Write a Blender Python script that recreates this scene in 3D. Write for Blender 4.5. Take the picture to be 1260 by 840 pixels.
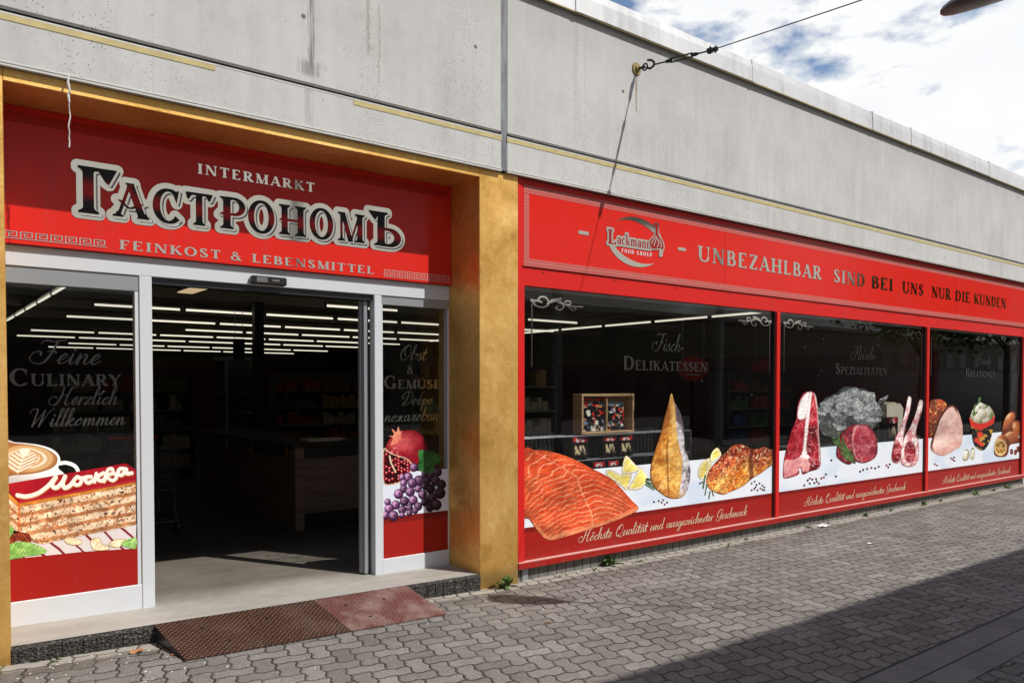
import bpy, bmesh, math, random
import numpy as np
from mathutils import Vector, Matrix
R = math.radians
scene = bpy.context.scene
COL = scene.collection
for o in list(bpy.data.objects): bpy.data.objects.remove(o)
random.seed(7); RNG = np.random.default_rng(11)

# ------------------------------------------------------------------ camera
CAM_F, CAM_YAW, CAM_PITCH, CAM_CY = 971.76, R(38.13), R(-1.403), 500.7
CAM_D, CAM_H = 5.2566, 1.6
cd = bpy.data.cameras.new('camera'); cam = bpy.data.objects.new('camera', cd); COL.objects.link(cam)
cam.location = (0, -CAM_D, CAM_H)
FW = np.array([math.sin(CAM_YAW)*math.cos(CAM_PITCH), math.cos(CAM_YAW)*math.cos(CAM_PITCH), math.sin(CAM_PITCH)])
RT = np.array([math.cos(CAM_YAW), -math.sin(CAM_YAW), 0.0]); UP = np.cross(RT, FW)
cam.rotation_euler = Vector(FW).to_track_quat('-Z', 'Y').to_euler()
cd.sensor_width = 36; cd.lens = CAM_F/1260*36
cd.shift_y = (CAM_CY-420)/1260
cd.clip_start = .05; cd.clip_end = 2000
scene.camera = cam

# ------------------------------------------------------------------ sky, sun, exposure
SUN_DIR = Vector((-.255, .443, -.660)).normalized()      # direction the light travels
world = bpy.data.worlds.new('World'); scene.world = world; world.use_nodes = True
nt = world.node_tree; N = nt.nodes; L = nt.links
for n in list(N): N.remove(n)
sky = N.new('ShaderNodeTexSky'); sky.sky_type = 'NISHITA'; sky.sun_disc = False
sky.sun_elevation = math.asin(-SUN_DIR.z)
sky.sun_rotation = math.atan2(-SUN_DIR.x, -SUN_DIR.y)
sky.air_density = 1.0; sky.dust_density = .6; sky.ozone_density = 2.0
tc = N.new('ShaderNodeTexCoord')
mp = N.new('ShaderNodeMapping'); mp.inputs['Scale'].default_value = (1, 1, 2.2); mp.inputs['Location'].default_value = (1.7, .6, .9)
L.new(tc.outputs['Generated'], mp.inputs['Vector'])
nz = N.new('ShaderNodeTexNoise'); nz.inputs['Scale'].default_value = 5.5; nz.inputs['Detail'].default_value = 9; nz.inputs['Roughness'].default_value = .58
L.new(mp.outputs[0], nz.inputs['Vector'])
cr = N.new('ShaderNodeValToRGB'); cr.color_ramp.elements[0].position = .44; cr.color_ramp.elements[1].position = .545
sx_ = N.new('ShaderNodeSeparateXYZ'); L.new(tc.outputs['Generated'], sx_.inputs[0])      # cloud banks lie low, the zenith is clearer
mr = N.new('ShaderNodeMapRange'); mr.inputs[1].default_value = .30; mr.inputs[2].default_value = .75; mr.inputs[3].default_value = .13; mr.inputs[4].default_value = -.10
L.new(sx_.outputs[2], mr.inputs[0])
ad = N.new('ShaderNodeMath'); ad.operation = 'ADD'; L.new(nz.outputs[0], ad.inputs[0]); L.new(mr.outputs[0], ad.inputs[1])
L.new(ad.outputs[0], cr.inputs[0])
nz2 = N.new('ShaderNodeTexNoise'); nz2.inputs['Scale'].default_value = 9; nz2.inputs['Detail'].default_value = 6
L.new(mp.outputs[0], nz2.inputs['Vector'])
cr2 = N.new('ShaderNodeValToRGB'); cr2.color_ramp.elements[0].position = .3; cr2.color_ramp.elements[1].position = .62
cr2.color_ramp.elements[0].color = (.93, .95, .98, 1); cr2.color_ramp.elements[1].color = (1, 1, 1, 1)
L.new(nz2.outputs[0], cr2.inputs[0])
b1 = N.new('ShaderNodeBackground'); b1.inputs[1].default_value = .13; L.new(sky.outputs[0], b1.inputs[0])
b2 = N.new('ShaderNodeBackground'); L.new(cr2.outputs[0], b2.inputs[0])
md = N.new('ShaderNodeMapRange'); md.inputs[1].default_value = -.35; md.inputs[2].default_value = .15; md.inputs[3].default_value = .50; md.inputs[4].default_value = 1.0   # unseen cloud behind the viewer dimmed to cut ambient light on the facade
L.new(sx_.outputs[1], md.inputs[0]); L.new(md.outputs[0], b2.inputs[1])
mx = N.new('ShaderNodeMixShader'); L.new(cr.outputs[0], mx.inputs[0]); L.new(b1.outputs[0], mx.inputs[1]); L.new(b2.outputs[0], mx.inputs[2])
ow = N.new('ShaderNodeOutputWorld'); L.new(mx.outputs[0], ow.inputs[0])

sd = bpy.data.lights.new('sun', 'SUN'); sun = bpy.data.objects.new('sun', sd); COL.objects.link(sun)
sd.energy = 5.0; sd.angle = R(.53); sd.color = (1, .965, .91)
sun.rotation_euler = SUN_DIR.to_track_quat('-Z', 'Y').to_euler(); sun.location = (20, -30, 40)
vs = scene.view_settings; vs.view_transform = 'Standard'; vs.look = 'None'; vs.exposure = 0.0; vs.gamma = 1.0; vs.use_curve_mapping = False

# ------------------------------------------------------------------ helpers: objects
def tag(o, label=None, cat=None, group=None, kind=None):
    if label: o['label'] = label
    if cat: o['category'] = cat
    if group: o['group'] = group
    if kind: o['kind'] = kind
    return o
def thing(name, label, cat, loc=(0, 0, 0), group=None):
    o = bpy.data.objects.new(name, None); COL.objects.link(o); o.location = loc
    o.empty_display_size = .2
    return tag(o, label, cat, group)
def link_mesh(name, verts, faces, mat, parent=None, smooth=False, cols=None, keep=True):
    me = bpy.data.meshes.new(name); me.from_pydata([tuple(v) for v in verts], [], [tuple(f) for f in faces])
    if mat: me.materials.append(mat)
    if cols is not None:
        ca = me.color_attributes.new('Col', 'FLOAT_COLOR', 'POINT')
        c = np.ones((len(verts), 4), np.float32); c[:, :3] = cols
        ca.data.foreach_set('color', c.ravel())
    if smooth: me.polygons.foreach_set('use_smooth', [True]*len(me.polygons))
    me.update()
    o = bpy.data.objects.new(name, me); COL.objects.link(o)
    if parent:
        o.parent = parent
        if keep:
            p = parent; off = Vector((0, 0, 0))
            while p: off += p.location; p = p.parent
            me.transform(Matrix.Translation(-off)); me.update()   # geometry is written in world metres
    return o
class MB:
    def __init__(s): s.v = []; s.f = []
    def add(s, vs, fs):
        b = len(s.v); s.v += [tuple(v) for v in vs]; s.f += [tuple(b+i for i in f) for f in fs]
        return s
    def box(s, x0, x1, y0, y1, z0, z1):
        return s.add([(x0,y0,z0),(x1,y0,z0),(x1,y1,z0),(x0,y1,z0),(x0,y0,z1),(x1,y0,z1),(x1,y1,z1),(x0,y1,z1)],
                     [(0,3,2,1),(4,5,6,7),(0,1,5,4),(1,2,6,5),(2,3,7,6),(3,0,4,7)])
    def bbox(s, x0, x1, y0, y1, z0, z1, b=.006):             # box with chamfered edges
        bm = bmesh.new(); bmesh.ops.create_cube(bm, size=1)
        for v in bm.verts:
            v.co = Vector(((x0+x1)/2+v.co.x*(x1-x0), (y0+y1)/2+v.co.y*(y1-y0), (z0+z1)/2+v.co.z*(z1-z0)))
        bmesh.ops.bevel(bm, geom=bm.edges[:], offset=b, segments=1, affect='EDGES')
        bm.verts.index_update()
        s.add([v.co.copy() for v in bm.verts], [[v.index for v in f.verts] for f in bm.faces]); bm.free(); return s
    def prism(s, prof, y0, y1, ax='y'):                       # profile (x,z) extruded along y, or (y,z) along x
        n = len(prof)
        if ax == 'y': vs = [(a, y0, b) for a, b in prof]+[(a, y1, b) for a, b in prof]
        elif ax == 'x': vs = [(y0, a, b) for a, b in prof]+[(y1, a, b) for a, b in prof]
        else: vs = [(a, b, y0) for a, b in prof]+[(a, b, y1) for a, b in prof]
        return s.add(vs, [tuple(range(n)), tuple(range(2*n-1, n-1, -1))]+[(i, n+i, n+(i+1) % n, (i+1) % n) for i in range(n)])
    def tube(s, pts, r, n=8, caps=True):
        pts = [Vector(p) for p in pts]; m = len(pts); rs = r if hasattr(r, '__len__') else [r]*m
        vs = []; fs = []; prev = None
        for i, p in enumerate(pts):
            t = (pts[min(i+1, m-1)]-pts[max(i-1, 0)]).normalized()
            if prev is None:
                a = Vector((0, 0, 1)) if abs(t.z) < .9 else Vector((1, 0, 0))
                u = t.cross(a).normalized()
            else: u = (prev-t*prev.dot(t)).normalized()
            prev = u; w = t.cross(u)
            for k in range(n):
                an = 2*math.pi*k/n; vs.append(p+(u*math.cos(an)+w*math.sin(an))*rs[i])
        for i in range(m-1):
            for k in range(n):
                a = i*n+k; b = i*n+(k+1) % n; fs.append((a, b, b+n, a+n))
        if caps: fs += [tuple(range(n-1, -1, -1)), tuple(range((m-1)*n, m*n))]
        return s.add(vs, fs)
    def lathe(s, prof, c, n=20, sx=1, sy=1):                  # profile (r,z)
        vs = []; m = len(prof)
        for r, z in prof:
            for k in range(n):
                a = 2*math.pi*k/n; vs.append((c[0]+r*sx*math.cos(a), c[1]+r*sy*math.sin(a), c[2]+z))
        fs = [(i*n+k, i*n+(k+1) % n, (i+1)*n+(k+1) % n, (i+1)*n+k) for i in range(m-1) for k in range(n)]
        fs += [tuple(range(n-1, -1, -1)), tuple(range((m-1)*n, m*n))]
        return s.add(vs, fs)
    def build(s, name, mat, parent=None, smooth=False): return link_mesh(name, s.v, s.f, mat, parent, smooth)
def copy_tree(o, parent=None):
    c = o.copy(); COL.objects.link(c); c.parent = parent
    for ch in o.children: copy_tree(ch, c)
    return c

# ------------------------------------------------------------------ helpers: materials
def lin(c):
    c = np.asarray(c, float)/255.0
    return np.where(c <= .04045, c/12.92, ((c+.055)/1.055)**2.4)
class NT:
    """small expression builder over a node tree"""
    def __init__(s, m): s.t = m.node_tree; s.n = s.t.nodes; s.l = s.t.links
    def put(s, sock, v):
        if hasattr(v, 'is_output'): s.l.new(v, sock)
        elif v is not None: sock.default_value = v
    def m(s, op, a, b=None, c=None, clamp=False):
        n = s.n.new('ShaderNodeMath'); n.operation = op; n.use_clamp = clamp
        s.put(n.inputs[0], a); s.put(n.inputs[1], b)
        if c is not None: s.put(n.inputs[2], c)
        return n.outputs[0]
    def pos(s):
        g = s.n.new('ShaderNodeNewGeometry'); return g.outputs['Position']
    def obj(s):
        g = s.n.new('ShaderNodeTexCoord'); return g.outputs['Object']
    def sep(s, v):
        n = s.n.new('ShaderNodeSeparateXYZ'); s.l.new(v, n.inputs[0]); return n.outputs
    def comb(s, x, y, z):
        n = s.n.new('ShaderNodeCombineXYZ'); s.put(n.inputs[0], x); s.put(n.inputs[1], y); s.put(n.inputs[2], z); return n.outputs[0]
    def map(s, v, sc=(1, 1, 1), loc=(0, 0, 0), rot=(0, 0, 0)):
        n = s.n.new('ShaderNodeMapping'); s.l.new(v, n.inputs[0]); n.inputs['Scale'].default_value = sc; n.inputs['Location'].default_value = loc; n.inputs['Rotation'].default_value = rot; return n.outputs[0]
    def noise(s, v, sc, det=4, rough=.55, dist=0):
        n = s.n.new('ShaderNodeTexNoise'); s.l.new(v, n.inputs['Vector']); n.inputs['Scale'].default_value = sc; n.inputs['Detail'].default_value = det; n.inputs['Roughness'].default_value = rough; n.inputs['Distortion'].default_value = dist; return n.outputs[0]
    def white(s, v):
        n = s.n.new('ShaderNodeTexWhiteNoise'); n.noise_dimensions = '3D'; s.l.new(v, n.inputs['Vector']); return n.outputs['Value']
    def voro(s, v, sc, feat='F1', out='Distance'):
        n = s.n.new('ShaderNodeTexVoronoi'); n.feature = feat; s.l.new(v, n.inputs['Vector']); n.inputs['Scale'].default_value = sc; return n.outputs[out]
    def ramp(s, f, stops):
        n = s.n.new('ShaderNodeValToRGB'); s.l.new(f, n.inputs[0]); e = n.color_ramp.elements
        while len(e) < len(stops): e.new(.5)
        for i, (p, c) in enumerate(stops):
            e[i].position = p; e[i].color = (c, c, c, 1) if not hasattr(c, '__len__') else (*c, 1)
        return n.outputs[0]
    def step(s, f, a, b):
        n = s.n.new('ShaderNodeMapRange'); n.interpolation_type = 'SMOOTHSTEP'; s.put(n.inputs[0], f)
        n.inputs[1].default_value = a; n.inputs[2].default_value = b; return n.outputs[0]
    def mix(s, f, a, b, mode='MIX'):
        n = s.n.new('ShaderNodeMix'); n.data_type = 'RGBA'; n.blend_type = mode; s.put(n.inputs[0], f)
        for sock, v in ((n.inputs[6], a), (n.inputs[7], b)):
            if hasattr(v, 'is_output'): s.l.new(v, sock)
            else: sock.default_value = (*v, 1)
        return n.outputs[2]
    def bump(s, h, st=.3, dist=.01):
        n = s.n.new('ShaderNodeBump'); s.l.new(h, n.inputs['Height']); n.inputs['Strength'].default_value = st; n.inputs['Distance'].default_value = dist; return n.outputs[0]
MATS = {}
def mat(name, col=(.5, .5, .5), rough=.6, metal=0., spec=.5, coat=0., emit=None, es=0.):
    m = bpy.data.materials.new(name); m.use_nodes = True; MATS[name] = m
    b = m.node_tree.nodes['Principled BSDF']
    b.inputs['Base Color'].default_value = (*col, 1); b.inputs['Roughness'].default_value = rough
    b.inputs['Metallic'].default_value = metal; b.inputs['Specular IOR Level'].default_value = spec
    b.inputs['Coat Weight'].default_value = coat; b.inputs['Coat Roughness'].default_value = .06
    if emit: b.inputs['Emission Color'].default_value = (*emit, 1); b.inputs['Emission Strength'].default_value = es
    return m, b, NT(m)
def worn(name, col, rough=.5, metal=0., amt=.25, sc=6., **k):   # colour with soft dirt and patchy gloss
    m, b, t = mat(name, col, rough, metal, **k)
    p = t.pos(); n1 = t.noise(p, sc, 6, .6); n2 = t.noise(p, sc*9, 3)
    f = t.m('MULTIPLY_ADD', n1, 1.4, t.m('MULTIPLY_ADD', n2, .5, -.5))
    t.l.new(t.mix(t.m('MULTIPLY', f, amt, clamp=True), col, tuple(c*.45 for c in col)), b.inputs['Base Color'])
    t.l.new(t.m('MULTIPLY_ADD', n1, .3, rough-.15), b.inputs['Roughness'])
    return m
# ------------------------------------------------------------------ materials
def m_concrete():
    m, b, t = mat('concrete', rough=.85, spec=.25)
    p = t.pos(); x, y, z = t.sep(p)
    n1 = t.noise(p, 1.1, 6, .6); n2 = t.noise(p, 14, 4, .6)
    st = t.noise(t.map(p, (9, 9, .35)), 1.0, 5, .6)                # vertical run-off streaks
    fine = t.noise(t.map(p, (60, 60, 2.0)), 1.0, 2, .5)
    f = t.m('ADD', t.m('MULTIPLY', n1, .4), t.m('ADD', t.m('MULTIPLY', n2, .14), t.m('ADD', t.m('MULTIPLY', st, .20), t.m('MULTIPLY', fine, .05))))
    c = t.ramp(f, [(.25, (.41, .40, .38)), (.42, (.53, .523, .507)), (.60, (.61, .606, .596))])
    run = t.step(t.noise(t.map(p, (5.5, 5.5, .22), (3.1, 0, 0)), 1.0, 3, .7), .60, .76)
    c = t.mix(t.m('MULTIPLY', run, .32), c, (.27, .25, .22))
    # clusters of small pits and a few big blow holes
    board = t.m('FRACT', t.m('DIVIDE', t.m('MULTIPLY_ADD', n2, .01, x), .52)); bl = t.m('LESS_THAN', t.m('ABSOLUTE', t.m('SUBTRACT', board, .5)), .012)
    c = t.mix(t.m('MULTIPLY', bl, t.m('MULTIPLY', t.step(n1, .45, .6), .25)), c, (.30, .29, .275))
    topz = t.m('MULTIPLY', t.step(t.m('MULTIPLY_ADD', st, 1.3, z), 4.95, 5.75), .35); c = t.mix(topz, c, (.27, .255, .23))
    blot = t.step(t.noise(t.map(p, (1, 1, .6), (7, 0, 2)), 2.3, 6, .72), .58, .72); c = t.mix(t.m('MULTIPLY', blot, .16), c, (.33, .315, .29))
    cl = t.step(t.noise(t.map(p, (1, 1, .55), (0, 0, 1.7)), 1.5, 2), .48, .62)
    pit = t.m('LESS_THAN', t.voro(t.map(p, (1, 1, 1)), 42), .16)
    big = t.m('MAXIMUM', t.m('LESS_THAN', t.voro(p, 2.6), .045), t.m('LESS_THAN', t.voro(p, 7.0), .035))
    hole = t.m('MAXIMUM', t.m('MULTIPLY', pit, cl), big)
    c = t.mix(t.m('MULTIPLY', hole, .8), c, (.06, .058, .055))
    # long rust and soot marks where water leaves the coping
    def mark(x0, w, za, zb, wob=.02):
        dx = t.m('ABSOLUTE', t.m('SUBTRACT', t.m('ADD', x, t.m('MULTIPLY_ADD', n2, wob*2, -wob)), x0))
        return t.m('MULTIPLY', t.m('SUBTRACT', 1.0, t.step(dx, w*.3, w)), t.m('MULTIPLY', t.step(z, za, za+.05), t.m('SUBTRACT', 1.0, t.step(z, zb-.02, zb+.03))))
    k = mark(2.33, .035, 3.78, 5.0)
    k = t.m('MAXIMUM', k, t.m('MULTIPLY', mark(2.33, .13, 3.74, 3.86, .09), .8))
    k = t.m('MAXIMUM', k, t.m('MULTIPLY', mark(2.30, .03, 3.41, 3.68), .5))
    c = t.mix(t.m('MULTIPLY', t.m('MULTIPLY', k, t.step(fine, .30, .60)), .72), c, (.10, .095, .09))
    ru = t.m('MAXIMUM', mark(5.605, .018, 4.2, 4.6), t.m('MAXIMUM', t.m('MULTIPLY', mark(2.77, .02, 4.0, 4.7), .6), t.m('MULTIPLY', mark(2.86, .012, 3.8, 4.4), .5)))
    c = t.mix(t.m('MULTIPLY', ru, .6), c, (.20, .11, .055))
    t.l.new(c, b.inputs['Base Color'])
    h = t.m('SUBTRACT', t.m('MULTIPLY', n2, .25), hole)
    t.l.new(t.bump(h, .25, .008), b.inputs['Normal'])
    return m
def m_gold():
    m, b, t = mat('gold_plaster', rough=.42, metal=.74, spec=.4)
    p = t.pos(); x, y, z = t.sep(p)
    n1 = t.noise(p, 1.7, 5, .6, .6); gr = t.noise(t.map(p, (150, 150, 34)), 1.0, 3, .7); n2 = t.noise(p, 46, 4, .7)
    wv = t.noise(t.map(p, (1, 1, .8)), 6.5, 3, .55, 2.2); cres = t.step(t.noise(t.map(p, (1, 1, .7), (3, 1, 2)), 7.5, 2, .5, 1.6), .58, .70)
    f = t.m('ADD', t.m('MULTIPLY', n1, .44), t.m('ADD', t.m('MULTIPLY', wv, .28), t.m('ADD', t.m('MULTIPLY', n2, .13), t.m('MULTIPLY', gr, .14))))
    f = t.m('MULTIPLY_ADD', cres, .035, f)
    c = t.ramp(f, [(.35, (.60, .31, .07)), (.46, (.80, .455, .12)), (.57, (.90, .56, .185)), (.70, (.96, .71, .34))])
    dirt = t.m('MULTIPLY', t.m('SUBTRACT', 1.0, t.step(t.m('MULTIPLY_ADD', n2, -.12, z), -.06, .10)), .6); c = t.mix(dirt, c, (.22, .14, .06))
    c = t.mix(t.m('MULTIPLY', t.m('LESS_THAN', t.voro(p, 4.0), .03), .7), c, (.5, .45, .36))
    t.l.new(c, b.inputs['Base Color']); t.l.new(t.m('MULTIPLY_ADD', n1, .35, .30), b.inputs['Roughness'])
    t.l.new(t.bump(t.m('ADD', t.m('MULTIPLY', wv, .5), t.m('ADD', gr, n2)), .22, .006), b.inputs['Normal'])
    return m
def m_red(name, col, rough=.22):
    m, b, t = mat(name, col, rough, spec=.3)
    p = t.pos(); n1 = t.noise(p, 2.2, 6, .65); dst = t.step(t.voro(p, 17), .05, .03); n3 = t.noise(p, 26, 4)
    c = t.mix(t.m('MULTIPLY', t.step(n1, .45, .8), .35), col, tuple(min(1, v*.72+.012) for v in col))
    c = t.mix(t.m('MULTIPLY', dst, t.m('MULTIPLY', t.step(n3, .55, .7), .7)), c, (.55, .5, .45))
    rn = t.step(t.noise(t.map(p, (9, 9, .5)), 1.0, 4, .6), .55, .78); c = t.mix(t.m('MULTIPLY', rn, .22), c, tuple(v*.55+.05 for v in col))
    lowd = t.m('SUBTRACT', 1.0, t.step(t.m('MULTIPLY_ADD', n3, -.10, t.sep(p)[2]), .02, .20)); c = t.mix(t.m('MULTIPLY', lowd, t.m('MULTIPLY', t.step(n3, .45, .7), .35)), c, (.16, .08, .06))
    t.l.new(c, b.inputs['Base Color'])
    t.l.new(t.m('MULTIPLY_ADD', n1, .25, rough-.08), b.inputs['Roughness'])
    t.l.new(t.bump(t.noise(p, 1.3, 2), .04, .02), b.inputs['Normal'])
    return m
def m_pavers():
    m, b, t = mat('pavers', rough=.9, spec=.25)
    p = t.pos(); x, y, z = t.sep(p)
    W, tau = .116, 2*math.pi
    # herringbone of interlocking stones, turned 11 degrees to the wall, every edge a soft zigzag
    wob = t.noise(p, 7, 3); ca, sa = math.cos(R(11)), math.sin(R(11))
    a0 = t.m('SUBTRACT', t.m('MULTIPLY', x, ca), t.m('MULTIPLY', y, sa)); b0 = t.m('ADD', t.m('MULTIPLY', x, sa), t.m('MULTIPLY', y, ca))
    aw = t.m('MULTIPLY_ADD', t.m('SINE', t.m('MULTIPLY', b0, tau/W)), .0078, t.m('MULTIPLY_ADD', wob, .012, a0))
    bw = t.m('MULTIPLY_ADD', t.m('SINE', t.m('MULTIPLY', a0, tau/W)), .0078, t.m('MULTIPLY_ADD', wob, .010, b0))
    qa = t.m('DIVIDE', aw, W); qb = t.m('DIVIDE', bw, W); ia = t.m('FLOOR', qa); ib = t.m('FLOOR', qb); fa = t.m('FRACT', qa); fb = t.m('FRACT', qb)
    k = t.m('FLOORED_MODULO', t.m('ADD', ia, ib), 4.0)
    is_ = [t.m('COMPARE', k, float(n), .1) for n in range(4)]
    far = lambda v, n: t.m('ADD', v, is_[n])
    d = t.m('MULTIPLY', t.m('MINIMUM', t.m('MINIMUM', far(fa, 1), far(t.m('SUBTRACT', 1.0, fa), 0)), t.m('MINIMUM', far(fb, 3), far(t.m('SUBTRACT', 1.0, fb), 2))), W)
    iu = t.m('SUBTRACT', ia, is_[1]); iv = t.m('SUBTRACT', ib, is_[3]); ci = iv; lying = t.m('ADD', is_[0], is_[1])
    chip = t.noise(p, 60, 3); dd = t.m('MULTIPLY_ADD', chip, .007, t.m('SUBTRACT', d, .0035))
    jw = t.m('MULTIPLY', t.noise(p, 2.2, 3), .006)
    gap = t.m('SUBTRACT', 1.0, t.step(t.m('SUBTRACT', dd, jw), .0005, .0050))
    cham = t.step(dd, .003, .017)
    rnd = t.white(t.comb(iu, t.m('MULTIPLY_ADD', lying, .5, ci), 0.0))
    n1 = t.noise(p, .8, 5, .6); gr = t.noise(p, 120, 4, .75); n2 = t.noise(p, 7, 5, .65)
    f = t.m('ADD', t.m('MULTIPLY', rnd, .22), t.m('ADD', t.m('MULTIPLY', n1, .42), t.m('MULTIPLY', n2, .36)))
    c = t.ramp(f, [(.26, (.105, .096, .088)), (.5, (.175, .162, .149)), (.74, (.262, .244, .222))])
    c = t.mix(t.step(gr, .30, .72), t.mix(1.0, c, (.50, .50, .50), 'MULTIPLY'), t.mix(1.0, c, (1.45, 1.45, 1.45), 'MULTIPLY'))
    spk = t.m('LESS_THAN', t.voro(p, 75), .10); c = t.mix(t.m('MULTIPLY', spk, .55), c, (.42, .40, .37))
    # soil washed along the foot of the wall
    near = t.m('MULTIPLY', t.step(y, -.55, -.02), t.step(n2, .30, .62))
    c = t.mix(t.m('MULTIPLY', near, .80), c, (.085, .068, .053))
    edge = t.m('MULTIPLY', t.step(t.m('MULTIPLY_ADD', n2, .22, y), -.06, .02), .88)
    c = t.mix(edge, c, (.34, .31, .27))
    gum = t.m('LESS_THAN', t.voro(p, 2.3), .035); c = t.mix(t.m('MULTIPLY', gum, .6), c, (.07, .066, .062))
    lite = t.step(t.noise(p, 2.6, 5, .7), .56, .75); c = t.mix(t.m('MULTIPLY', lite, .35), c, (.30, .28, .25))
    sand = t.step(t.noise(p, 1.7, 4, .6), .50, .66); jc = t.mix(sand, (.020, .017, .014), (.085, .073, .058)); moss = t.m('MULTIPLY', t.step(t.noise(p, 3.1, 3), .62, .70), t.step(y, -1.2, -.1)); jc = t.mix(moss, jc, (.045, .06, .02))
    c = t.mix(t.m('MULTIPLY', gap, .93), c, jc)
    t.l.new(c, b.inputs['Base Color'])
    tilt = t.m('MULTIPLY', t.m('SUBTRACT', rnd, .5), t.m('ADD', t.m('MULTIPLY', fa, .5), t.m('MULTIPLY', fb, .5)))
    h = t.m('ADD', t.m('MULTIPLY', cham, .8), t.m('ADD', t.m('MULTIPLY', gr, .40), t.m('ADD', t.m('MULTIPLY', rnd, .25), t.m('MULTIPLY', tilt, .8))))
    t.l.new(t.bump(h, .75, .009), b.inputs['Normal'])
    return m
def m_gutter():
    m, b, t = mat('gutter_slabs', rough=.9, spec=.25)
    p = t.pos(); x, y, z = t.sep(p)
    row = t.m('LESS_THAN', y, -3.165)
    u = t.m('DIVIDE', t.m('ADD', x, t.m('MULTIPLY', row, .17)), .40); fu = t.m('MULTIPLY', t.m('FRACT', u), .40)
    d = t.m('MINIMUM', fu, t.m('SUBTRACT', .40, fu)); d2 = t.m('ABSOLUTE', t.m('ADD', y, 3.165))
    gap = t.m('MAXIMUM', t.m('MULTIPLY', t.m('LESS_THAN', d, .003), .6), t.m('LESS_THAN', d2, .006))
    gr = t.noise(p, 190, 3, .75); n1 = t.noise(p, 3, 5); rnd = t.white(t.comb(t.m('FLOOR', u), row, 0.0))
    c = t.ramp(t.m('ADD', t.m('MULTIPLY', n1, .6), t.m('MULTIPLY', rnd, .4)), [(.25, (.13, .122, .115)), (.75, (.22, .205, .195))])
    c = t.mix(t.step(gr, .3, .72), t.mix(1.0, c, (.55, .55, .55), 'MULTIPLY'), t.mix(1.0, c, (1.35, 1.35, 1.35), 'MULTIPLY'))
    spk = t.m('LESS_THAN', t.voro(p, 60), .10); c = t.mix(t.m('MULTIPLY', spk, .5), c, (.4, .39, .38))
    c = t.mix(gap, c, (.02, .018, .016)); t.l.new(c, b.inputs['Base Color'])
    t.l.new(t.bump(gr, .3, .004), b.inputs['Normal'])
    return m
def m_slab():
    m, b, t = mat('screed_floor', rough=.7, spec=.3)
    p = t.pos(); x, y, z = t.sep(p); n1 = t.noise(p, 1.3, 6, .6); n2 = t.noise(p, 12, 5, .65); n3 = t.noise(t.map(p, (.6, 3, 1)), 2.2, 4)
    c = t.ramp(t.m('ADD', t.m('MULTIPLY', n1, .5), t.m('ADD', t.m('MULTIPLY', n2, .2), t.m('MULTIPLY', n3, .3))), [(.28, (.20, .18, .155)), (.5, (.33, .31, .28)), (.72, (.46, .44, .40))])
    ins = t.step(y, .35, .85); c = t.mix(ins, c, t.mix(1.0, c, (.40, .37, .34), 'MULTIPLY')); c = t.mix(t.step(y, 1.6, 2.4), c, (.05, .045, .04))  # floor colour darkened inward to stand in for the shop's shade
    t.l.new(c, b.inputs['Base Color']); t.l.new(t.bump(n2, .08, .004), b.inputs['Normal'])
    return m
def m_rough_edge():
    m, b, t = mat('rough_tar_edge', rough=.95, spec=.2)
    p = t.pos(); v = t.voro(p, 70); n = t.noise(p, 25, 5, .7)
    t.l.new(t.ramp(t.m('ADD', t.m('MULTIPLY', v, .6), t.m('MULTIPLY', n, .5)), [(.33, (.020, .018, .016)), (.66, (.065, .059, .052)), (.95, (.24, .22, .195))]), b.inputs['Base Color'])
    t.l.new(t.bump(t.m('ADD', v, n), 1.0, .012), b.inputs['Normal']); return m
def m_tread(name, c0, c1, dust):
    m, b, t = mat(name, c0, .5, .3)
    p = t.pos(); x, y, z = t.sep(p); s = 1/.026
    a = t.m('MULTIPLY', t.m('ADD', x, y), s*.7071); e = t.m('MULTIPLY', t.m('SUBTRACT', x, y), s*.7071)
    da = t.m('ABSOLUTE', t.m('SUBTRACT', t.m('FRACT', a), .5)); de = t.m('ABSOLUTE', t.m('SUBTRACT', t.m('FRACT', e), .5))
    par = t.m('MODULO', t.m('ABSOLUTE', t.m('ADD', t.m('FLOOR', a), t.m('FLOOR', e))), 2.0)
    la = t.m('MAXIMUM', t.m('MULTIPLY', da, .95), t.m('MULTIPLY', de, 2.6)); lb = t.m('MAXIMUM', t.m('MULTIPLY', de, .95), t.m('MULTIPLY', da, 2.6))
    lz = t.m('ADD', t.m('MULTIPLY', la, par), t.m('MULTIPLY', lb, t.m('SUBTRACT', 1.0, par)))
    hump = t.m('SUBTRACT', 1.0, t.step(lz, .30, .46))
    n1 = t.noise(p, 4, 6, .65); n2 = t.noise(p, 40, 4)
    c = t.mix(hump, c0, c1); c = t.mix(t.m('MULTIPLY', t.step(n2, .4, .7), .4), c, tuple(v*.5 for v in c0))
    c = t.mix(t.m('MULTIPLY', t.step(n1, .42, .66), dust), c, (.33, .24, .21)); t.l.new(c, b.inputs['Base Color'])
    t.l.new(t.bump(hump, .9, .006), b.inputs['Normal']); return m
def m_wood(name, c0, c1, rough=.5, vert=False):
    m, b, t = mat(name, c0, rough); p = t.pos()
    g = t.noise(t.map(p, (1.2, 1.2, 22) if not vert else (22, 22, 1.2)), 1.6, 6, .65, .6)
    t.l.new(t.ramp(g, [(.35, c0), (.65, c1)]), b.inputs['Base Color']); return m
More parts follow.
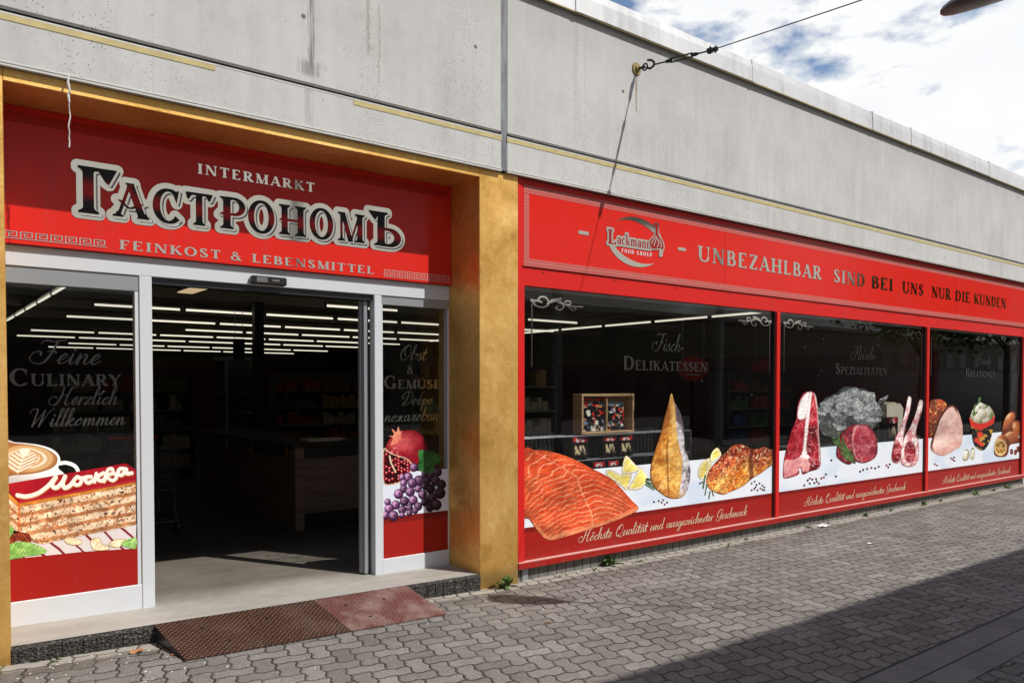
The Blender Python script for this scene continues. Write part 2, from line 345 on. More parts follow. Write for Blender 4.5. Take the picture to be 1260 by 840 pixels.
def m_glass():
    m = bpy.data.materials.new('window_glass'); m.use_nodes = True; t = NT(m); n = t.n
    n.remove(n['Principled BSDF']); out = n['Material Output']
    tr = n.new('ShaderNodeBsdfTransparent'); tr.inputs[0].default_value = (.90, .91, .91, 1)
    gl = n.new('ShaderNodeBsdfGlossy'); gl.inputs['Roughness'].default_value = .004; gl.inputs[0].default_value = (1, 1, 1, 1)
    lw = n.new('ShaderNodeLayerWeight'); lw.inputs[0].default_value = .5
    fr = t.m('MULTIPLY_ADD', t.m('POWER', lw.outputs['Facing'], 4.0), .40, .018)
    p = t.pos(); bp = t.bump(t.noise(p, 1.6, 2), .02, .02); t.l.new(bp, gl.inputs['Normal'])
    mx = n.new('ShaderNodeMixShader'); t.l.new(fr, mx.inputs[0]); t.l.new(tr.outputs[0], mx.inputs[1]); t.l.new(gl.outputs[0], mx.inputs[2])
    df = n.new('ShaderNodeBsdfDiffuse'); df.inputs[0].default_value = (.7, .68, .64, 1)     # specks of dirt on the pane
    sp = t.m('MULTIPLY', t.m('LESS_THAN', t.voro(p, 11), .05), t.step(t.noise(p, 2.2, 3), .55, .65))
    mx2 = n.new('ShaderNodeMixShader'); t.l.new(t.m('MULTIPLY', sp, .55), mx2.inputs[0]); t.l.new(mx.outputs[0], mx2.inputs[1]); t.l.new(df.outputs[0], mx2.inputs[2])
    t.l.new(mx2.outputs[0], out.inputs[0]); return m
def m_print():
    m, b, t = mat('printed_film', rough=.34, spec=.35)
    n = t.n.new('ShaderNodeVertexColor'); n.layer_name = 'Col'; t.l.new(n.outputs[0], b.inputs['Base Color']); return m
def m_chrome(name, col, rough):
    m, b, t = mat(name, col, rough, 1.0); p = t.pos()
    t.l.new(t.bump(t.noise(p, 2.4, 3), .03, .03), b.inputs['Normal']); return m
def m_sealant():
    m, b, t = mat('joint_sealant', rough=.6); p = t.pos()
    t.l.new(t.ramp(t.noise(t.map(p, (8, 8, 2)), 2, 5), [(.3, (.10, .105, .115)), (.7, (.24, .25, .265))]), b.inputs['Base Color']); return m
def m_coping():
    m, b, t = mat('zinc_coping', rough=.5, metal=.25); p = t.pos()
    f = t.m('ADD', t.m('MULTIPLY', t.noise(p, 1.2, 6, .6), .6), t.m('MULTIPLY', t.noise(t.map(p, (7, 7, .8)), 1.5, 4), .4))
    t.l.new(t.ramp(f, [(.32, (.42, .42, .42)), (.5, (.62, .62, .62)), (.7, (.74, .74, .735))]), b.inputs['Base Color']); return m
def m_plinth():
    m, b, t = mat('ribbed_plinth', rough=.85); p = t.pos(); x, y, z = t.sep(p)
    fr = t.m('FRACT', t.m('DIVIDE', x, .105)); g = t.m('LESS_THAN', t.m('ABSOLUTE', t.m('SUBTRACT', fr, .5)), .05)
    c = t.ramp(t.noise(p, 6, 6, .65), [(.3, (.085, .08, .072)), (.7, (.20, .188, .168))])
    t.l.new(t.mix(g, c, (.03, .028, .025)), b.inputs['Base Color']); t.l.new(t.bump(t.m('SUBTRACT', 1.0, g), .6, .01), b.inputs['Normal']); return m
def m_bag():
    m = bpy.data.materials.new('clear_plastic_bag'); m.use_nodes = True; t = NT(m); n = t.n; n.remove(n['Principled BSDF'])
    tr = n.new('ShaderNodeBsdfTransparent'); gl = n.new('ShaderNodeBsdfGlossy'); gl.inputs['Roughness'].default_value = .30
    df = n.new('ShaderNodeBsdfDiffuse'); df.inputs[0].default_value = (.95, .95, .95, 1)
    tl = n.new('ShaderNodeBsdfTranslucent'); tl.inputs[0].default_value = (.9, .9, .9, 1)
    p = t.obj()
    def crease(sc, sd): return t.m('SUBTRACT', 1.0, t.m('ABSOLUTE', t.m('MULTIPLY_ADD', t.noise(t.map(p, (1, 1, 1.3), (sd, 0, sd)), sc, 4, .6, 1.6), 24.0, -12.0)))
    rg = t.m('MAXIMUM', t.m('MAXIMUM', crease(3.0, 0.), crease(5.5, 2.)), crease(9.0, 5.)); f = rg
    veil = t.step(t.noise(p, 3.2, 3), .42, .68)
    dd = n.new('ShaderNodeMixShader'); dd.inputs[0].default_value = .35; t.l.new(df.outputs[0], dd.inputs[1]); t.l.new(tl.outputs[0], dd.inputs[2])
    a = n.new('ShaderNodeMixShader'); t.l.new(t.m('ADD', t.m('MULTIPLY', t.step(rg, .0, .8), .75), t.m('MULTIPLY_ADD', veil, .20, .05)), a.inputs[0]); t.l.new(tr.outputs[0], a.inputs[1]); t.l.new(dd.outputs[0], a.inputs[2])
    lw = n.new('ShaderNodeLayerWeight'); lw.inputs[0].default_value = .35
    c = n.new('ShaderNodeMixShader'); t.l.new(t.m('MULTIPLY_ADD', lw.outputs['Fresnel'], .30, .24), c.inputs[0]); t.l.new(a.outputs[0], c.inputs[1]); t.l.new(gl.outputs[0], c.inputs[2])
    bp = t.bump(rg, .5, .03); t.l.new(bp, gl.inputs['Normal']); t.l.new(bp, df.inputs['Normal'])
    t.l.new(c.outputs[0], n['Material Output'].inputs[0]); return m

CONC = m_concrete(); GOLD = m_gold(); PAVE = m_pavers(); GUTT = m_gutter(); SLAB = m_slab(); EDGE = m_rough_edge()
RED = m_red('sign_red_sheet', (.66, .020, .012), .16); RED2 = m_red('red_lacquered_frame', (.62, .018, .014), .3); BAND = m_red('red_printed_band', (.34, .012, .008), .3)
REDD = m_red('dark_red_ornament', (.17, .012, .010), .3)
PRINT = m_print(); GLASS = m_glass()
CHROME = m_chrome('mirror_film', (.86, .80, .68), .06); CHROME2 = m_chrome('etched_mirror_film', (.42, .41, .39), .16)
BLACKF = worn('black_letter_film', (.012, .011, .011), .3); DKRED = worn('dark_red_letter_film', (.34, .012, .012), .3); WHITEF = worn('white_letter_film', (.8, .8, .8), .4)
CREAM = worn('cream_letter_film', (.62, .50, .34), .45); PINK = worn('pale_ornament_and_highlight', (.62, .33, .29), .5, amt=.2)
ALU = worn('white_aluminium', (.60, .62, .65), .38, amt=.12, sc=3); ALUD = worn('grey_aluminium', (.34, .36, .38), .4, .4)
DARKRAIL = worn('dark_rail', (.06, .065, .07), .4, .4)
COPE = m_coping(); SEAL = m_sealant(); PLIN = m_plinth(); BAGM = m_bag()
YELL = worn('ochre_paint', (.60, .49, .22), .75, amt=.7, sc=16); GROOVE = worn('groove_black', (.02, .02, .02), .9); WHT = worn('chalky_white_edge', (.66, .65, .61), .8, amt=.5, sc=14)
TR1 = m_tread('rusty_tread_plate', (.030, .018, .014), (.30, .125, .072), .10); TR2 = m_tread('dusty_red_tread_plate', (.13, .045, .040), (.27, .115, .10), .70)
IRON = worn('black_iron', (.02, .02, .02), .5, .7); BRASS = worn('flaking_yellow_iron', (.35, .27, .10), .6, .3, amt=.8, sc=40)
INT_D = worn('dark_interior_paint', (.10, .09, .075), .8); CEIL = worn('dim_ceiling', (.46, .41, .31), .85); INT_R = worn('red_interior_wall', (.16, .012, .012), .7); INT_O = worn('ochre_interior_band', (.22, .17, .08), .8)
BLK = worn('black_plastic', (.015, .015, .016), .35); STEEL = worn('brushed_steel', (.5, .5, .5), .3, 1.0)
WOODC = m_wood('brown_counter_laminate', (.11, .065, .048), (.19, .12, .085)); WOODP = m_wood('pale_pine', (.40, .25, .12), (.55, .37, .2))
TOPM = worn('dark_counter_top', (.022, .017, .015), .8)
TUBE, _, _ = mat('fluorescent_tube', (.8, .8, .8), .4, emit=(1, .93, .75), es=1.0); HOUS = worn('batten_housing', (.22, .20, .16), .5)
PAPER = worn('paper', (.72, .64, .5), .8); LEAF, _lb, _lt = mat('weed_leaf', (.07, .14, .03), .6)
_lt.l.new(_lt.ramp(_lt.noise(_lt.pos(), 30, 3), [(.3, (.04, .085, .02)), (.7, (.12, .20, .05))]), _lb.inputs['Base Color'])
# ------------------------------------------------------------------ flat shapes from distance fields (lettering, ornaments, printed pictures)
def poly_sdf(P, V):
    V = np.asarray(V, float); A = V; B = np.roll(V, -1, 0); e = B-A
    w = P[:, None, :]-A[None]; L2 = (e*e).sum(1)+1e-12
    tt = np.clip((w*e[None]).sum(2)/L2, 0, 1); dv = w-e[None]*tt[..., None]
    d = np.sqrt((dv*dv).sum(2).min(1))
    c = (A[None, :, 1] > P[:, None, 1]) != (B[None, :, 1] > P[:, None, 1])
    xi = A[None, :, 0]+(P[:, None, 1]-A[None, :, 1])*e[None, :, 0]/np.where(np.abs(e[None, :, 1]) < 1e-12, 1e-12, e[None, :, 1])
    ins = (c & (P[:, None, 0] < xi)).sum(1) % 2 == 1
    return np.where(ins, -d, d)
def chain_sdf(P, V, r):
    V = np.asarray(V, float); r = np.broadcast_to(r, (len(V),)); A = V[:-1]; B = V[1:]; e = B-A
    w = P[:, None, :]-A[None]; L2 = (e*e).sum(1)+1e-12
    tt = np.clip((w*e[None]).sum(2)/L2, 0, 1); dv = w-e[None]*tt[..., None]
    rr = r[:-1][None]*(1-tt)+r[1:][None]*tt
    return (np.sqrt((dv*dv).sum(2))-rr).min(1)
def crom(p, n=7, closed=False):
    p = [np.array(q, float) for q in p]; m = len(p); out = []
    rng = range(m) if closed else range(m-1)
    for i in rng:
        if closed: a, b, c, d = p[i-1], p[i], p[(i+1) % m], p[(i+2) % m]
        else: a, b, c, d = p[max(i-1, 0)], p[i], p[i+1], p[min(i+2, m-1)]
        for k in range(n):
            s = k/n; out.append(.5*((2*b)+(c-a)*s+(2*a-5*b+4*c-d)*s*s+(3*b-a-3*c+d)*s**3))
    if not closed: out.append(p[-1])
    return np.array(out)
class Field:
    def __init__(s, x0, x1, z0, z1, h):
        s.x0, s.z0, s.h = x0, z0, h; s.nx = int((x1-x0)/h)+2; s.nz = int((z1-z0)/h)+2
        s.F = np.full((s.nz, s.nx), 1e3)
    def win(s, V, mg):
        V = np.asarray(V, float)
        i0 = max(int((V[:, 0].min()-mg-s.x0)/s.h), 0); i1 = min(int((V[:, 0].max()+mg-s.x0)/s.h)+2, s.nx)
        j0 = max(int((V[:, 1].min()-mg-s.z0)/s.h), 0); j1 = min(int((V[:, 1].max()+mg-s.z0)/s.h)+2, s.nz)
        if i1 <= i0 or j1 <= j0: return None
        X, Z = np.meshgrid(s.x0+np.arange(i0, i1)*s.h, s.z0+np.arange(j0, j1)*s.h)
        return (slice(j0, j1), slice(i0, i1)), np.stack([X.ravel(), Z.ravel()], 1), X.shape
    def poly(s, V, mg, sub=False):
        w = s.win(V, mg)
        if w is None: return
        d = poly_sdf(w[1], V).reshape(w[2]); s.F[w[0]] = np.maximum(s.F[w[0]], -d) if sub else np.minimum(s.F[w[0]], d)
    def chain(s, V, r, mg):
        w = s.win(V, mg+np.max(r))
        if w is None: return
        s.F[w[0]] = np.minimum(s.F[w[0]], chain_sdf(w[1], V, r).reshape(w[2]))
    def grid(s): return np.meshgrid(s.x0+np.arange(s.nx)*s.h, s.z0+np.arange(s.nz)*s.h)
    def iso(s, off=0.0):
        F = s.F-off; nz, nx = F.shape; ins = F < 0
        c = ins[:-1, :-1].astype(int)+ins[:-1, 1:]+ins[1:, 1:]+ins[1:, :-1]
        J, I = np.nonzero(c == 4); g = lambda j, i: j*nx+i
        q = np.stack([g(J, I), g(J, I+1), g(J+1, I+1), g(J+1, I)], 1)
        used = list(np.unique(q)) if len(q) else []
        vm = {u: k for k, u in enumerate(used)}
        V = [(s.x0+(u % nx)*s.h, s.z0+(u//nx)*s.h) for u in used]
        faces = [tuple(vm[a] for a in r) for r in q.tolist()]
        em = {}
        J, I = np.nonzero((c > 0) & (c < 4))
        def gv(j, i):
            k = g(j, i)
            if k not in vm: vm[k] = len(V); V.append((s.x0+i*s.h, s.z0+j*s.h))
            return vm[k]
        def ev(a, b):
            k = (a, b) if a < b else (b, a)
            if k not in em:
                fa, fb = F[a], F[b]; t = fa/(fa-fb); t = min(max(t, .02), .98)
                em[k] = len(V); V.append((s.x0+(a[1]+(b[1]-a[1])*t)*s.h, s.z0+(a[0]+(b[0]-a[0])*t)*s.h))
            return em[k]
        for j, i in zip(J.tolist(), I.tolist()):
            cs = [(j, i), (j, i+1), (j+1, i+1), (j+1, i)]; pl = []
            for k in range(4):
                a, b = cs[k], cs[(k+1) % 4]
                if ins[a]: pl.append(gv(*a))
                if ins[a] != ins[b]: pl.append(ev(a, b))
            if len(pl) > 2: faces.append(tuple(pl))
        return np.array(V) if V else np.zeros((0, 2)), faces

# ---- a roman capital alphabet drawn as stems, hairlines, bowls and serifs (cap height 1)
T, t_ = .20, .085
def bx(x0, y0, x1, y1): return [(x0, y0), (x1, y0), (x1, y1), (x0, y1)]
def serif(x, y, up, w=.20, hw=T/2):
    s = 1 if up else -1
    return [(x-w, y), (x+w, y), (x+w, y+s*.045), (x+hw+.02, y+s*.09), (x+hw-.02, y+s*.17), (x-hw+.02, y+s*.17), (x-hw-.02, y+s*.09), (x-w, y+s*.045)]
def stem(x, y0=0, y1=1, w=T, sb=True, stp=True, sw=.19):
    r = [bx(x-w/2, y0, x+w/2, y1)]
    if sb: r.append(serif(x, y0, True, sw if w > .1 else .14, w/2))
    if stp: r.append(serif(x, y1, False, sw if w > .1 else .14, w/2))
    return r
def diag(x0, y0, x1, y1, w):
    k = w/2*math.hypot(x1-x0, y1-y0)/abs(y1-y0); return [[(x0-k, y0), (x0+k, y0), (x1+k, y1), (x1-k, y1)]]
def arc(cx, cy, rx, ry, a0, a1, w=T, thin=t_, n=22):
    o = []; i_ = []
    for k in range(n+1):
        a = R(a0+(a1-a0)*k/n); c, s_ = math.cos(a), math.sin(a); hw = (thin+(w-thin)*abs(c)**1.3)/2
        o.append((cx+(rx+hw)*c, cy+(ry+hw)*s_)); i_.append((cx+(rx-hw)*c, cy+(ry-hw)*s_))
    if abs(a1-a0) >= 360:
        return [o[:n//2+1]+i_[:n//2+1][::-1], o[n//2:]+i_[n//2:][::-1]]
    return [o+i_[::-1]]
def hb(x0, x1, y): return [bx(x0, y-t_/2, x1, y+t_/2)]
def flag(x, y, up, s=1):                                     # triangular end serif of E F L T Z
    d = 1 if up else -1
    return [[(x, y), (x-.02*s, y+d*.22), (x-.045*s, y+d*.22), (x-.13*s, y+d*.03), (x-.13*s, y)]]
G = {}
G['A'] = (.84, diag(.10, 0, .42, 1, .07)+diag(.42, 1, .72, 0, T)+hb(.2, .62, .32)+[serif(.10, 0, True, .13, .03), serif(.72, 0, True, .17)])
G['B'] = (.74, stem(.17, sw=.12)+arc(.34, .75, .20, .215, -90, 90)+arc(.36, .265, .25, .23, -90, 90)+hb(.15, .36, .965)+hb(.15, .36, .515)+hb(.15, .37, .035))
G['C'] = (.82, arc(.44, .5, .34, .475, 52, 312)+[[(.68, .62), (.715, .62), (.73, .98), (.69, .95), (.60, .92)], [(.62, .10), (.72, .24), (.745, .22), (.68, .06)]])
G['D'] = (.86, stem(.17, sw=.12)+arc(.36, .5, .36, .465, -90, 90)+hb(.15, .38, .965)+hb(.15, .38, .035))
G['E'] = (.72, stem(.17, sw=.12)+hb(.15, .62, .965)+hb(.15, .46, .51)+hb(.15, .64, .035)+flag(.63, .99, False)+flag(.66, .01, True)+[bx(.43, .40, .465, .62)])
G['F'] = (.68, stem(.17)+hb(.15, .62, .965)+hb(.15, .46, .50)+flag(.63, .99, False)+[bx(.43, .38, .465, .62)])
G['G'] = (.88, arc(.44, .5, .34, .475, 52, 300)+[[(.66, .64), (.695, .64), (.71, .98), (.67, .95), (.58, .92)]]+stem(.68, .04, .42, T, False, True, .15))
G['H'] = (.92, stem(.19)+stem(.73)+hb(.2, .72, .5))
G['I'] = (.40, stem(.20))
G['K'] = (.86, stem(.19)+diag(.26, .42, .66, 1, .075)+diag(.38, .60, .72, 0, T)+[serif(.66, 1, False, .12, .03), serif(.72, 0, True, .15)])
G['L'] = (.70, stem(.19)+hb(.18, .62, .035)+flag(.65, .01, True))
G['M'] = (1.04, stem(.15, w=.075)+stem(.87)+diag(.19, 1, .51, 0, T)+diag(.51, 0, .86, 1, .06))
G['N'] = (.92, stem(.15, w=.075, sw=.13)+stem(.77, w=.075, sb=False)+diag(.17, 1, .745, 0, T))
G['O'] = (.90, arc(.45, .5, .34, .475, 0, 360))
G['P'] = (.70, stem(.18)+arc(.36, .725, .24, .24, -90, 90)+hb(.16, .38, .965)+hb(.16, .38, .485))
G['R'] = (.82, stem(.18)+arc(.36, .735, .22, .23, -90, 90)+hb(.16, .38, .965)+hb(.16, .40, .5)+diag(.38, .50, .68, 0, T)+[serif(.70, 0, True, .13)])
G['S'] = (.66, arc(.33, .745, .20, .22, 35, 235, .15)+arc(.33, .265, .22, .23, -145, 50, .16)+[[(.14, .70), (.26, .80), (.53, .36), (.41, .22)]]+[[(.49, .68), (.53, .68), (.54, .98), (.50, .98), (.44, .91)], [(.09, .02), (.13, .02), (.20, .09), (.13, .34), (.09, .34)]])
G['T'] = (.78, stem(.39, stp=False)+hb(.06, .72, .965)+flag(.74, .99, False)+flag(.04, .99, False, -1))
G['U'] = (.90, stem(.18, .32, 1, T, False)+stem(.74, .30, 1, .075, False)+arc(.46, .34, .28, .32, 180, 360, .16))
G['Y'] = (.82, stem(.41, 0, .48, T, True, False)+diag(.12, 1, .42, .42, T)+diag(.41, .42, .70, 1, .075)+[serif(.12, 1, False, .16), serif(.70, 1, False, .12, .03)])
G['Z'] = (.72, hb(.09, .63, .965)+hb(.09, .65, .035)+diag(.60, .97, .13, .03, T)+flag(.07, .99, False, -1)+flag(.67, .01, True))
G['&'] = (.92, arc(.36, .78, .15, .19, 0, 360, .11)+arc(.34, .27, .24, .24, 60, 360, .15)+diag(.30, .70, .74, .02, .15)+[bx(.56, .50, .82, .55), bx(.62, 0, .86, .045)]+diag(.56, .20, .68, .53, .06))
G['Г'] = (.74, stem(.20)+hb(.19, .66, .955)+[[(.62, 1), (.74, 1), (.58, .66), (.52, .70), (.40, .90), (.36, .96)]])
G['А'] = (.94, diag(.13, 0, .46, 1, .09)+diag(.46, 1, .80, 0, T)+diag(.16, .50, .44, .26, .07)+diag(.44, .26, .80, .44, .07)+[serif(.13, 0, True, .15, .045), serif(.82, 0, True, .17), bx(.34, .97, .58, 1.02)])
G['С'] = (.92, arc(.47, .5, .36, .475, 46, 318, .22)+[[(.72, .60), (.80, 1), (.70, .96), (.60, .90)]])
G['Т'] = (.92, stem(.46, stp=False, w=.20)+hb(.10, .82, .96)+[[(.04, 1), (.20, 1), (.34, .95), (.22, .90), (.14, .78), (.10, .78)], [(.72, 1), (.90, 1), (.80, .78), (.76, .78), (.68, .90), (.58, .95)]])
G['Р'] = (.80, stem(.24)+arc(.42, .715, .25, .25, -90, 90, .17)+hb(.2, .44, .965)+hb(.10, .44, .465)+[[(.02, .42), (.08, .50), (.2, .50), (.2, .43), (.08, .44)]])
G['О'] = (.96, arc(.48, .5, .35, .475, 0, 360, .20))
G['Н'] = (.98, stem(.22)+stem(.76)+hb(.08, .78, .50)+[[(.02, .46), (.10, .535), (.2, .535), (.2, .46)]])
G['М'] = (1.06, stem(.17, w=.08)+stem(.87)+diag(.21, 1, .52, 0, .17)+diag(.52, 0, .86, 1, .065))
G['Ъ'] = (1.0, stem(.38)+hb(.12, .40, .955)+[[(.02, 1), (.36, 1), (.30, .93), (.24, .76), (.19, .76)]]+arc(.56, .27, .29, .235, -90, 90, .19)+hb(.36, .58, .505)+hb(.36, .58, .035))
def dots(ch): 
    w, p = G[ch]; d = []
    for q in (-.14, .14): d.append([(w/2+q+.075*math.cos(a*.7854), 1.18+.075*math.sin(a*.7854)) for a in range(8)])
    return (w, p+d)
G['Ü'] = dots('U'); G['Ä'] = dots('A'); G[' '] = (.42, [])
def roman(txt, xa, xb, z0, H, h=None, cap=1.0, mg=.012, track=.05, boldx=1.0, aspect=None, pad=None):
    """one line of capitals from xa to xb on baseline z0; cap = height of the first letter of each word against the rest"""
    out = []; x = 0; first = True
    for ch in txt:
        k = cap if (first and ch != ' ') else 1.0; first = (ch == ' ')
        w, ps = G[ch]; out.append((x, k, ps)); x += w*k+track
    total = x-track; sx = (xb-xa)/total
    h = h or H/26; pad = pad or mg+.01
    f = Field(xa-pad, xb+pad, z0-pad, z0+H*max(cap, 1)+pad+H*.3, h)
    for x, k, ps in out:
        for p in ps: f.poly([(xa+(x+a*k)*sx, z0+b*k*H) for a, b in p], mg)
    return f

# ---- a copperplate hand: pen paths, thick on the way down, hairline on the way up (x-height .42)
S = {}
def sc(ch, adv, *paths): S[ch] = (adv, paths)
sc('a', .48, [(.36,.36),(.2,.42),(.05,.2),(.13,0),(.27,.1),(.36,.40)], [(.36,.42),(.35,.1),(.41,0),(.5,.12)])
sc('b', .42, [(0,.12),(.14,.5),(.19,.93),(.12,1),(.08,.8),(.08,.1),(.18,0),(.33,.15),(.3,.38),(.2,.42)], [(.3,.38),(.43,.36)])
sc('c', .34, [(.3,.34),(.22,.42),(.05,.2),(.14,0),(.36,.14)])
sc('d', .50, [(.36,.36),(.2,.42),(.05,.2),(.13,0),(.27,.1),(.36,.42)], [(.38,1),(.36,.5),(.35,.1),(.41,0),(.52,.12)])
sc('e', .34, [(0,.12),(.2,.22),(.28,.36),(.2,.43),(.06,.22),(.14,0),(.36,.14)])
sc('g', .46, [(.36,.36),(.2,.42),(.05,.2),(.13,0),(.27,.1),(.36,.40)], [(.36,.42),(.34,-.2),(.2,-.42),(.08,-.3),(.48,.12)])
sc('h', .46, [(0,.12),(.16,.6),(.2,.95),(.13,1),(.08,.75),(.08,0)], [(.08,.1),(.22,.41),(.32,.36),(.3,.08),(.36,0),(.48,.12)])
sc('i', .26, [(0,.12),(.1,.42)], [(.1,.42),(.09,.1),(.15,0),(.28,.12)], [(.11,.60),(.11,.63)])
sc('k', .44, [(0,.12),(.16,.6),(.2,.95),(.13,1),(.08,.75),(.08,0)], [(.08,.14),(.24,.42),(.32,.36),(.14,.22)], [(.14,.22),(.24,.05),(.32,0),(.46,.12)])
sc('l', .25, [(0,.12),(.16,.6),(.2,.95),(.13,1),(.08,.75),(.08,.1),(.14,0),(.27,.12)])
sc('m', .66, [(0,.12),(.08,.42)], [(.08,.42),(.08,0)], [(.08,.1),(.22,.41),(.29,.34),(.28,0)], [(.28,.1),(.43,.41),(.5,.34),(.48,.08),(.55,0),(.68,.12)])
sc('n', .46, [(0,.12),(.08,.42)], [(.08,.42),(.08,0)], [(.08,.1),(.22,.41),(.31,.34),(.29,.08),(.36,0),(.48,.12)])
sc('o', .40, [(.2,.42),(.05,.2),(.14,0),(.3,.18),(.22,.42),(.25,.34),(.42,.36)])
sc('r', .32, [(0,.12),(.08,.42)], [(.08,.42),(.08,0)], [(.08,.1),(.2,.4),(.32,.39)])
sc('s', .32, [(0,.12),(.16,.46),(.18,.3),(.24,.1),(.14,0),(.03,.06)], [(.14,0),(.34,.12)])
sc('t', .28, [(0,.12),(.13,.8)], [(.13,.8),(.1,.1),(.16,0),(.3,.12)], [(0,.5),(.25,.5)])
sc('u', .48, [(0,.12),(.08,.42)], [(.08,.42),(.07,.08),(.15,0),(.34,.4)], [(.35,.42),(.34,.1),(.4,0),(.5,.12)])
sc('z', .36, [(.02,.36),(.12,.42),(.3,.4),(.02,.02),(.2,.06),(.36,.04)])
for a, b in (('ö', 'o'), ('ä', 'a')):
    w, p = S[b]; S[a] = (w, p+([(.14,.60),(.14,.63)], [(.28,.60),(.28,.63)]))
sc('б', .40, [(.3,.3),(.18,.42),(.05,.18),(.15,0),(.3,.18),(.2,.44),(.1,.62),(.22,.9),(.42,.98)])
sc('р', .40, [(0,.12),(.08,.44)], [(.08,.44),(.07,-.42)], [(.08,.1),(.22,.42),(.34,.25),(.22,0),(.1,.06)])
sc('ж', .54, [(.02,.4),(.2,.22),(0,0)], [(.25,.42),(.25,0)], [(.48,.4),(.3,.22),(.5,0)])
sc('л', .46, [(-.02,.02),(.1,.1),(.19,.42)], [(.19,.42),(.31,.42),(.30,.08),(.36,0),(.48,.12)])
S['в'] = S['b']; S['п'] = S['n']; S['о'] = S['o']; S['а'] = S['a']; S['н'] = S['n']
sc(' ', .34)
sc('-', .3, [(.05, .2), (.22, .2)])
sc('F', .66, [(-.02,.82),(.06,.97),(.3,.93),(.55,.97),(.72,1.02)], [(.46,.95),(.42,.5),(.28,.06),(.02,0),(-.2,.18),(-.14,.45),(.04,.5),(.1,.36)], [(.26,.5),(.42,.54),(.55,.46)])
sc('H', .82, [(.26,.98),(.24,.4),(.06,0),(-.2,.06),(-.26,.32),(-.08,.48),(.06,.38)], [(.78,1),(.62,.9),(.54,.4),(.54,.08),(.64,0),(.82,.12)], [(.2,.46),(.4,.54),(.58,.5)])
sc('W', .92, [(-.14,.72),(-.12,.92),(.06,1),(.16,.85),(.15,0)], [(.15,0),(.5,.9)], [(.5,.9),(.46,0)], [(.46,0),(.72,.8),(.9,1)])
sc('O', .72, [(.42,1),(.1,.7),(.1,.15),(.38,0),(.64,.4),(.52,.92),(.28,.86),(.24,.5),(.4,.3)])
sc('D', .76, [(.34,.95),(.3,.3),(.08,.0),(.4,0),(.72,.45),(.5,.98),(.1,.92),(-.08,.6),(.1,.42),(.18,.6)])
sc('G', .72, [(.66,.82),(.46,1),(.14,.72),(.14,.3),(.36,.2),(.6,.5),(.66,.95)], [(.62,.66),(.58,.1),(.34,-.15),(.04,-.06),(.1,.18)])
sc('Q', .80, [(.44,1),(.1,.7),(.12,.15),(.4,0),(.68,.4),(.54,.94),(.3,.86),(.26,.6)], [(.14,-.02),(.3,.12),(.56,-.1),(.86,.02)])
def script(txt, xa, xb, z0, H, pen=.045, hair=.016, slant=.55, mg=.008, h=None, lead=.25):
    x = 0; items = []
    for ch in txt: adv, ps = S[ch]; items.append((x, ps)); x += adv
    sx = (xb-xa)/(x+slant*.4)
    h = h or H/30
    f = Field(xa-H*lead-mg, xb+H*.3+mg, z0-.5*H, z0+1.12*H, h)
    for x, ps in items:
        for p in ps:
            c = crom(p, 6) if len(p) > 2 else np.array(p, float)
            d = np.gradient(c, axis=0); l = np.hypot(d[:, 0], d[:, 1])+1e-9
            r = hair+(pen-hair)*np.clip(-d[:, 1]/l, 0, 1)
            if len(p) == 2 and abs(p[0][1]-p[1][1]) < .05: r = np.full(len(c), pen*1.25)
            q = np.stack([xa+(c[:, 0]+x+slant*c[:, 1]*.55)*sx, z0+c[:, 1]*H], 1)
            f.chain(q, r*H, mg)
    return f
def flat(name, f, y, m, parent, off=0.0):
    V, F = f.iso(off)
    return link_mesh(name, np.stack([V[:, 0], np.full(len(V), y), V[:, 1]], 1), F, m, parent)
def meander(mb, xa, xb, z0, H, y, n, w=None):                # greek key: n units of butt-jointed bars
    u = (xb-xa)/n; q = u/12; k = H/11
    for i in range(n):
        o = xa+i*u
        for (a, b, c, d) in ((0,0,1,11),(1,10,10,11),(9,3,10,10),(3,3,9,4),(3,4,4,8),(4,7,7,8),(1,0,12,1)):
            mb.add([(o+a*q, y, z0+b*k), (o+c*q, y, z0+b*k), (o+c*q, y, z0+d*k), (o+a*q, y, z0+d*k)], [(0, 1, 2, 3)])
    return mb

# ---- printed pictures: the colours of the print itself, laid out on the plane of the pane they are stuck to
_tab = RNG.random((64, 64))
def vnoise(x, y):
    xi = np.floor(x).astype(int); yi = np.floor(y).astype(int); a = x-xi; b = y-yi; a = a*a*(3-2*a); b = b*b*(3-2*b)
    g = lambda i, j: _tab[j % 64, i % 64]
    return (g(xi, yi)*(1-a)+g(xi+1, yi)*a)*(1-b)+(g(xi, yi+1)*(1-a)+g(xi+1, yi+1)*a)*b
def fbm(x, y, s, o=4, seed=0):
    r = 0; am = .5; tot = 0
    for k in range(o): r = r+am*vnoise(x/s*2**k+17.3*seed+5*k, y/s*2**k+9.1*seed+3*k); tot += am; am *= .55
    return r/tot
def sst(a, b, x): t = np.clip((x-a)/(b-a), 0, 1); return t*t*(3-2*t)
def mixc(a, b, f): f = np.asarray(f)[..., None]; return np.asarray(a, float)*(1-f)+np.asarray(b, float)*f
def on_plane(px, py, y):                                      # where a measured picture point lies on the wall plane y
    v = FW[None]+RT[None]*((px-630)/CAM_F)[:, None]-UP[None]*((py-CAM_CY)/CAM_F)[:, None]
    t = (y+CAM_D)/v[:, 1]; return np.stack([v[:, 0]*t, v[:, 1]*0+y, CAM_H+v[:, 2]*t], 1)
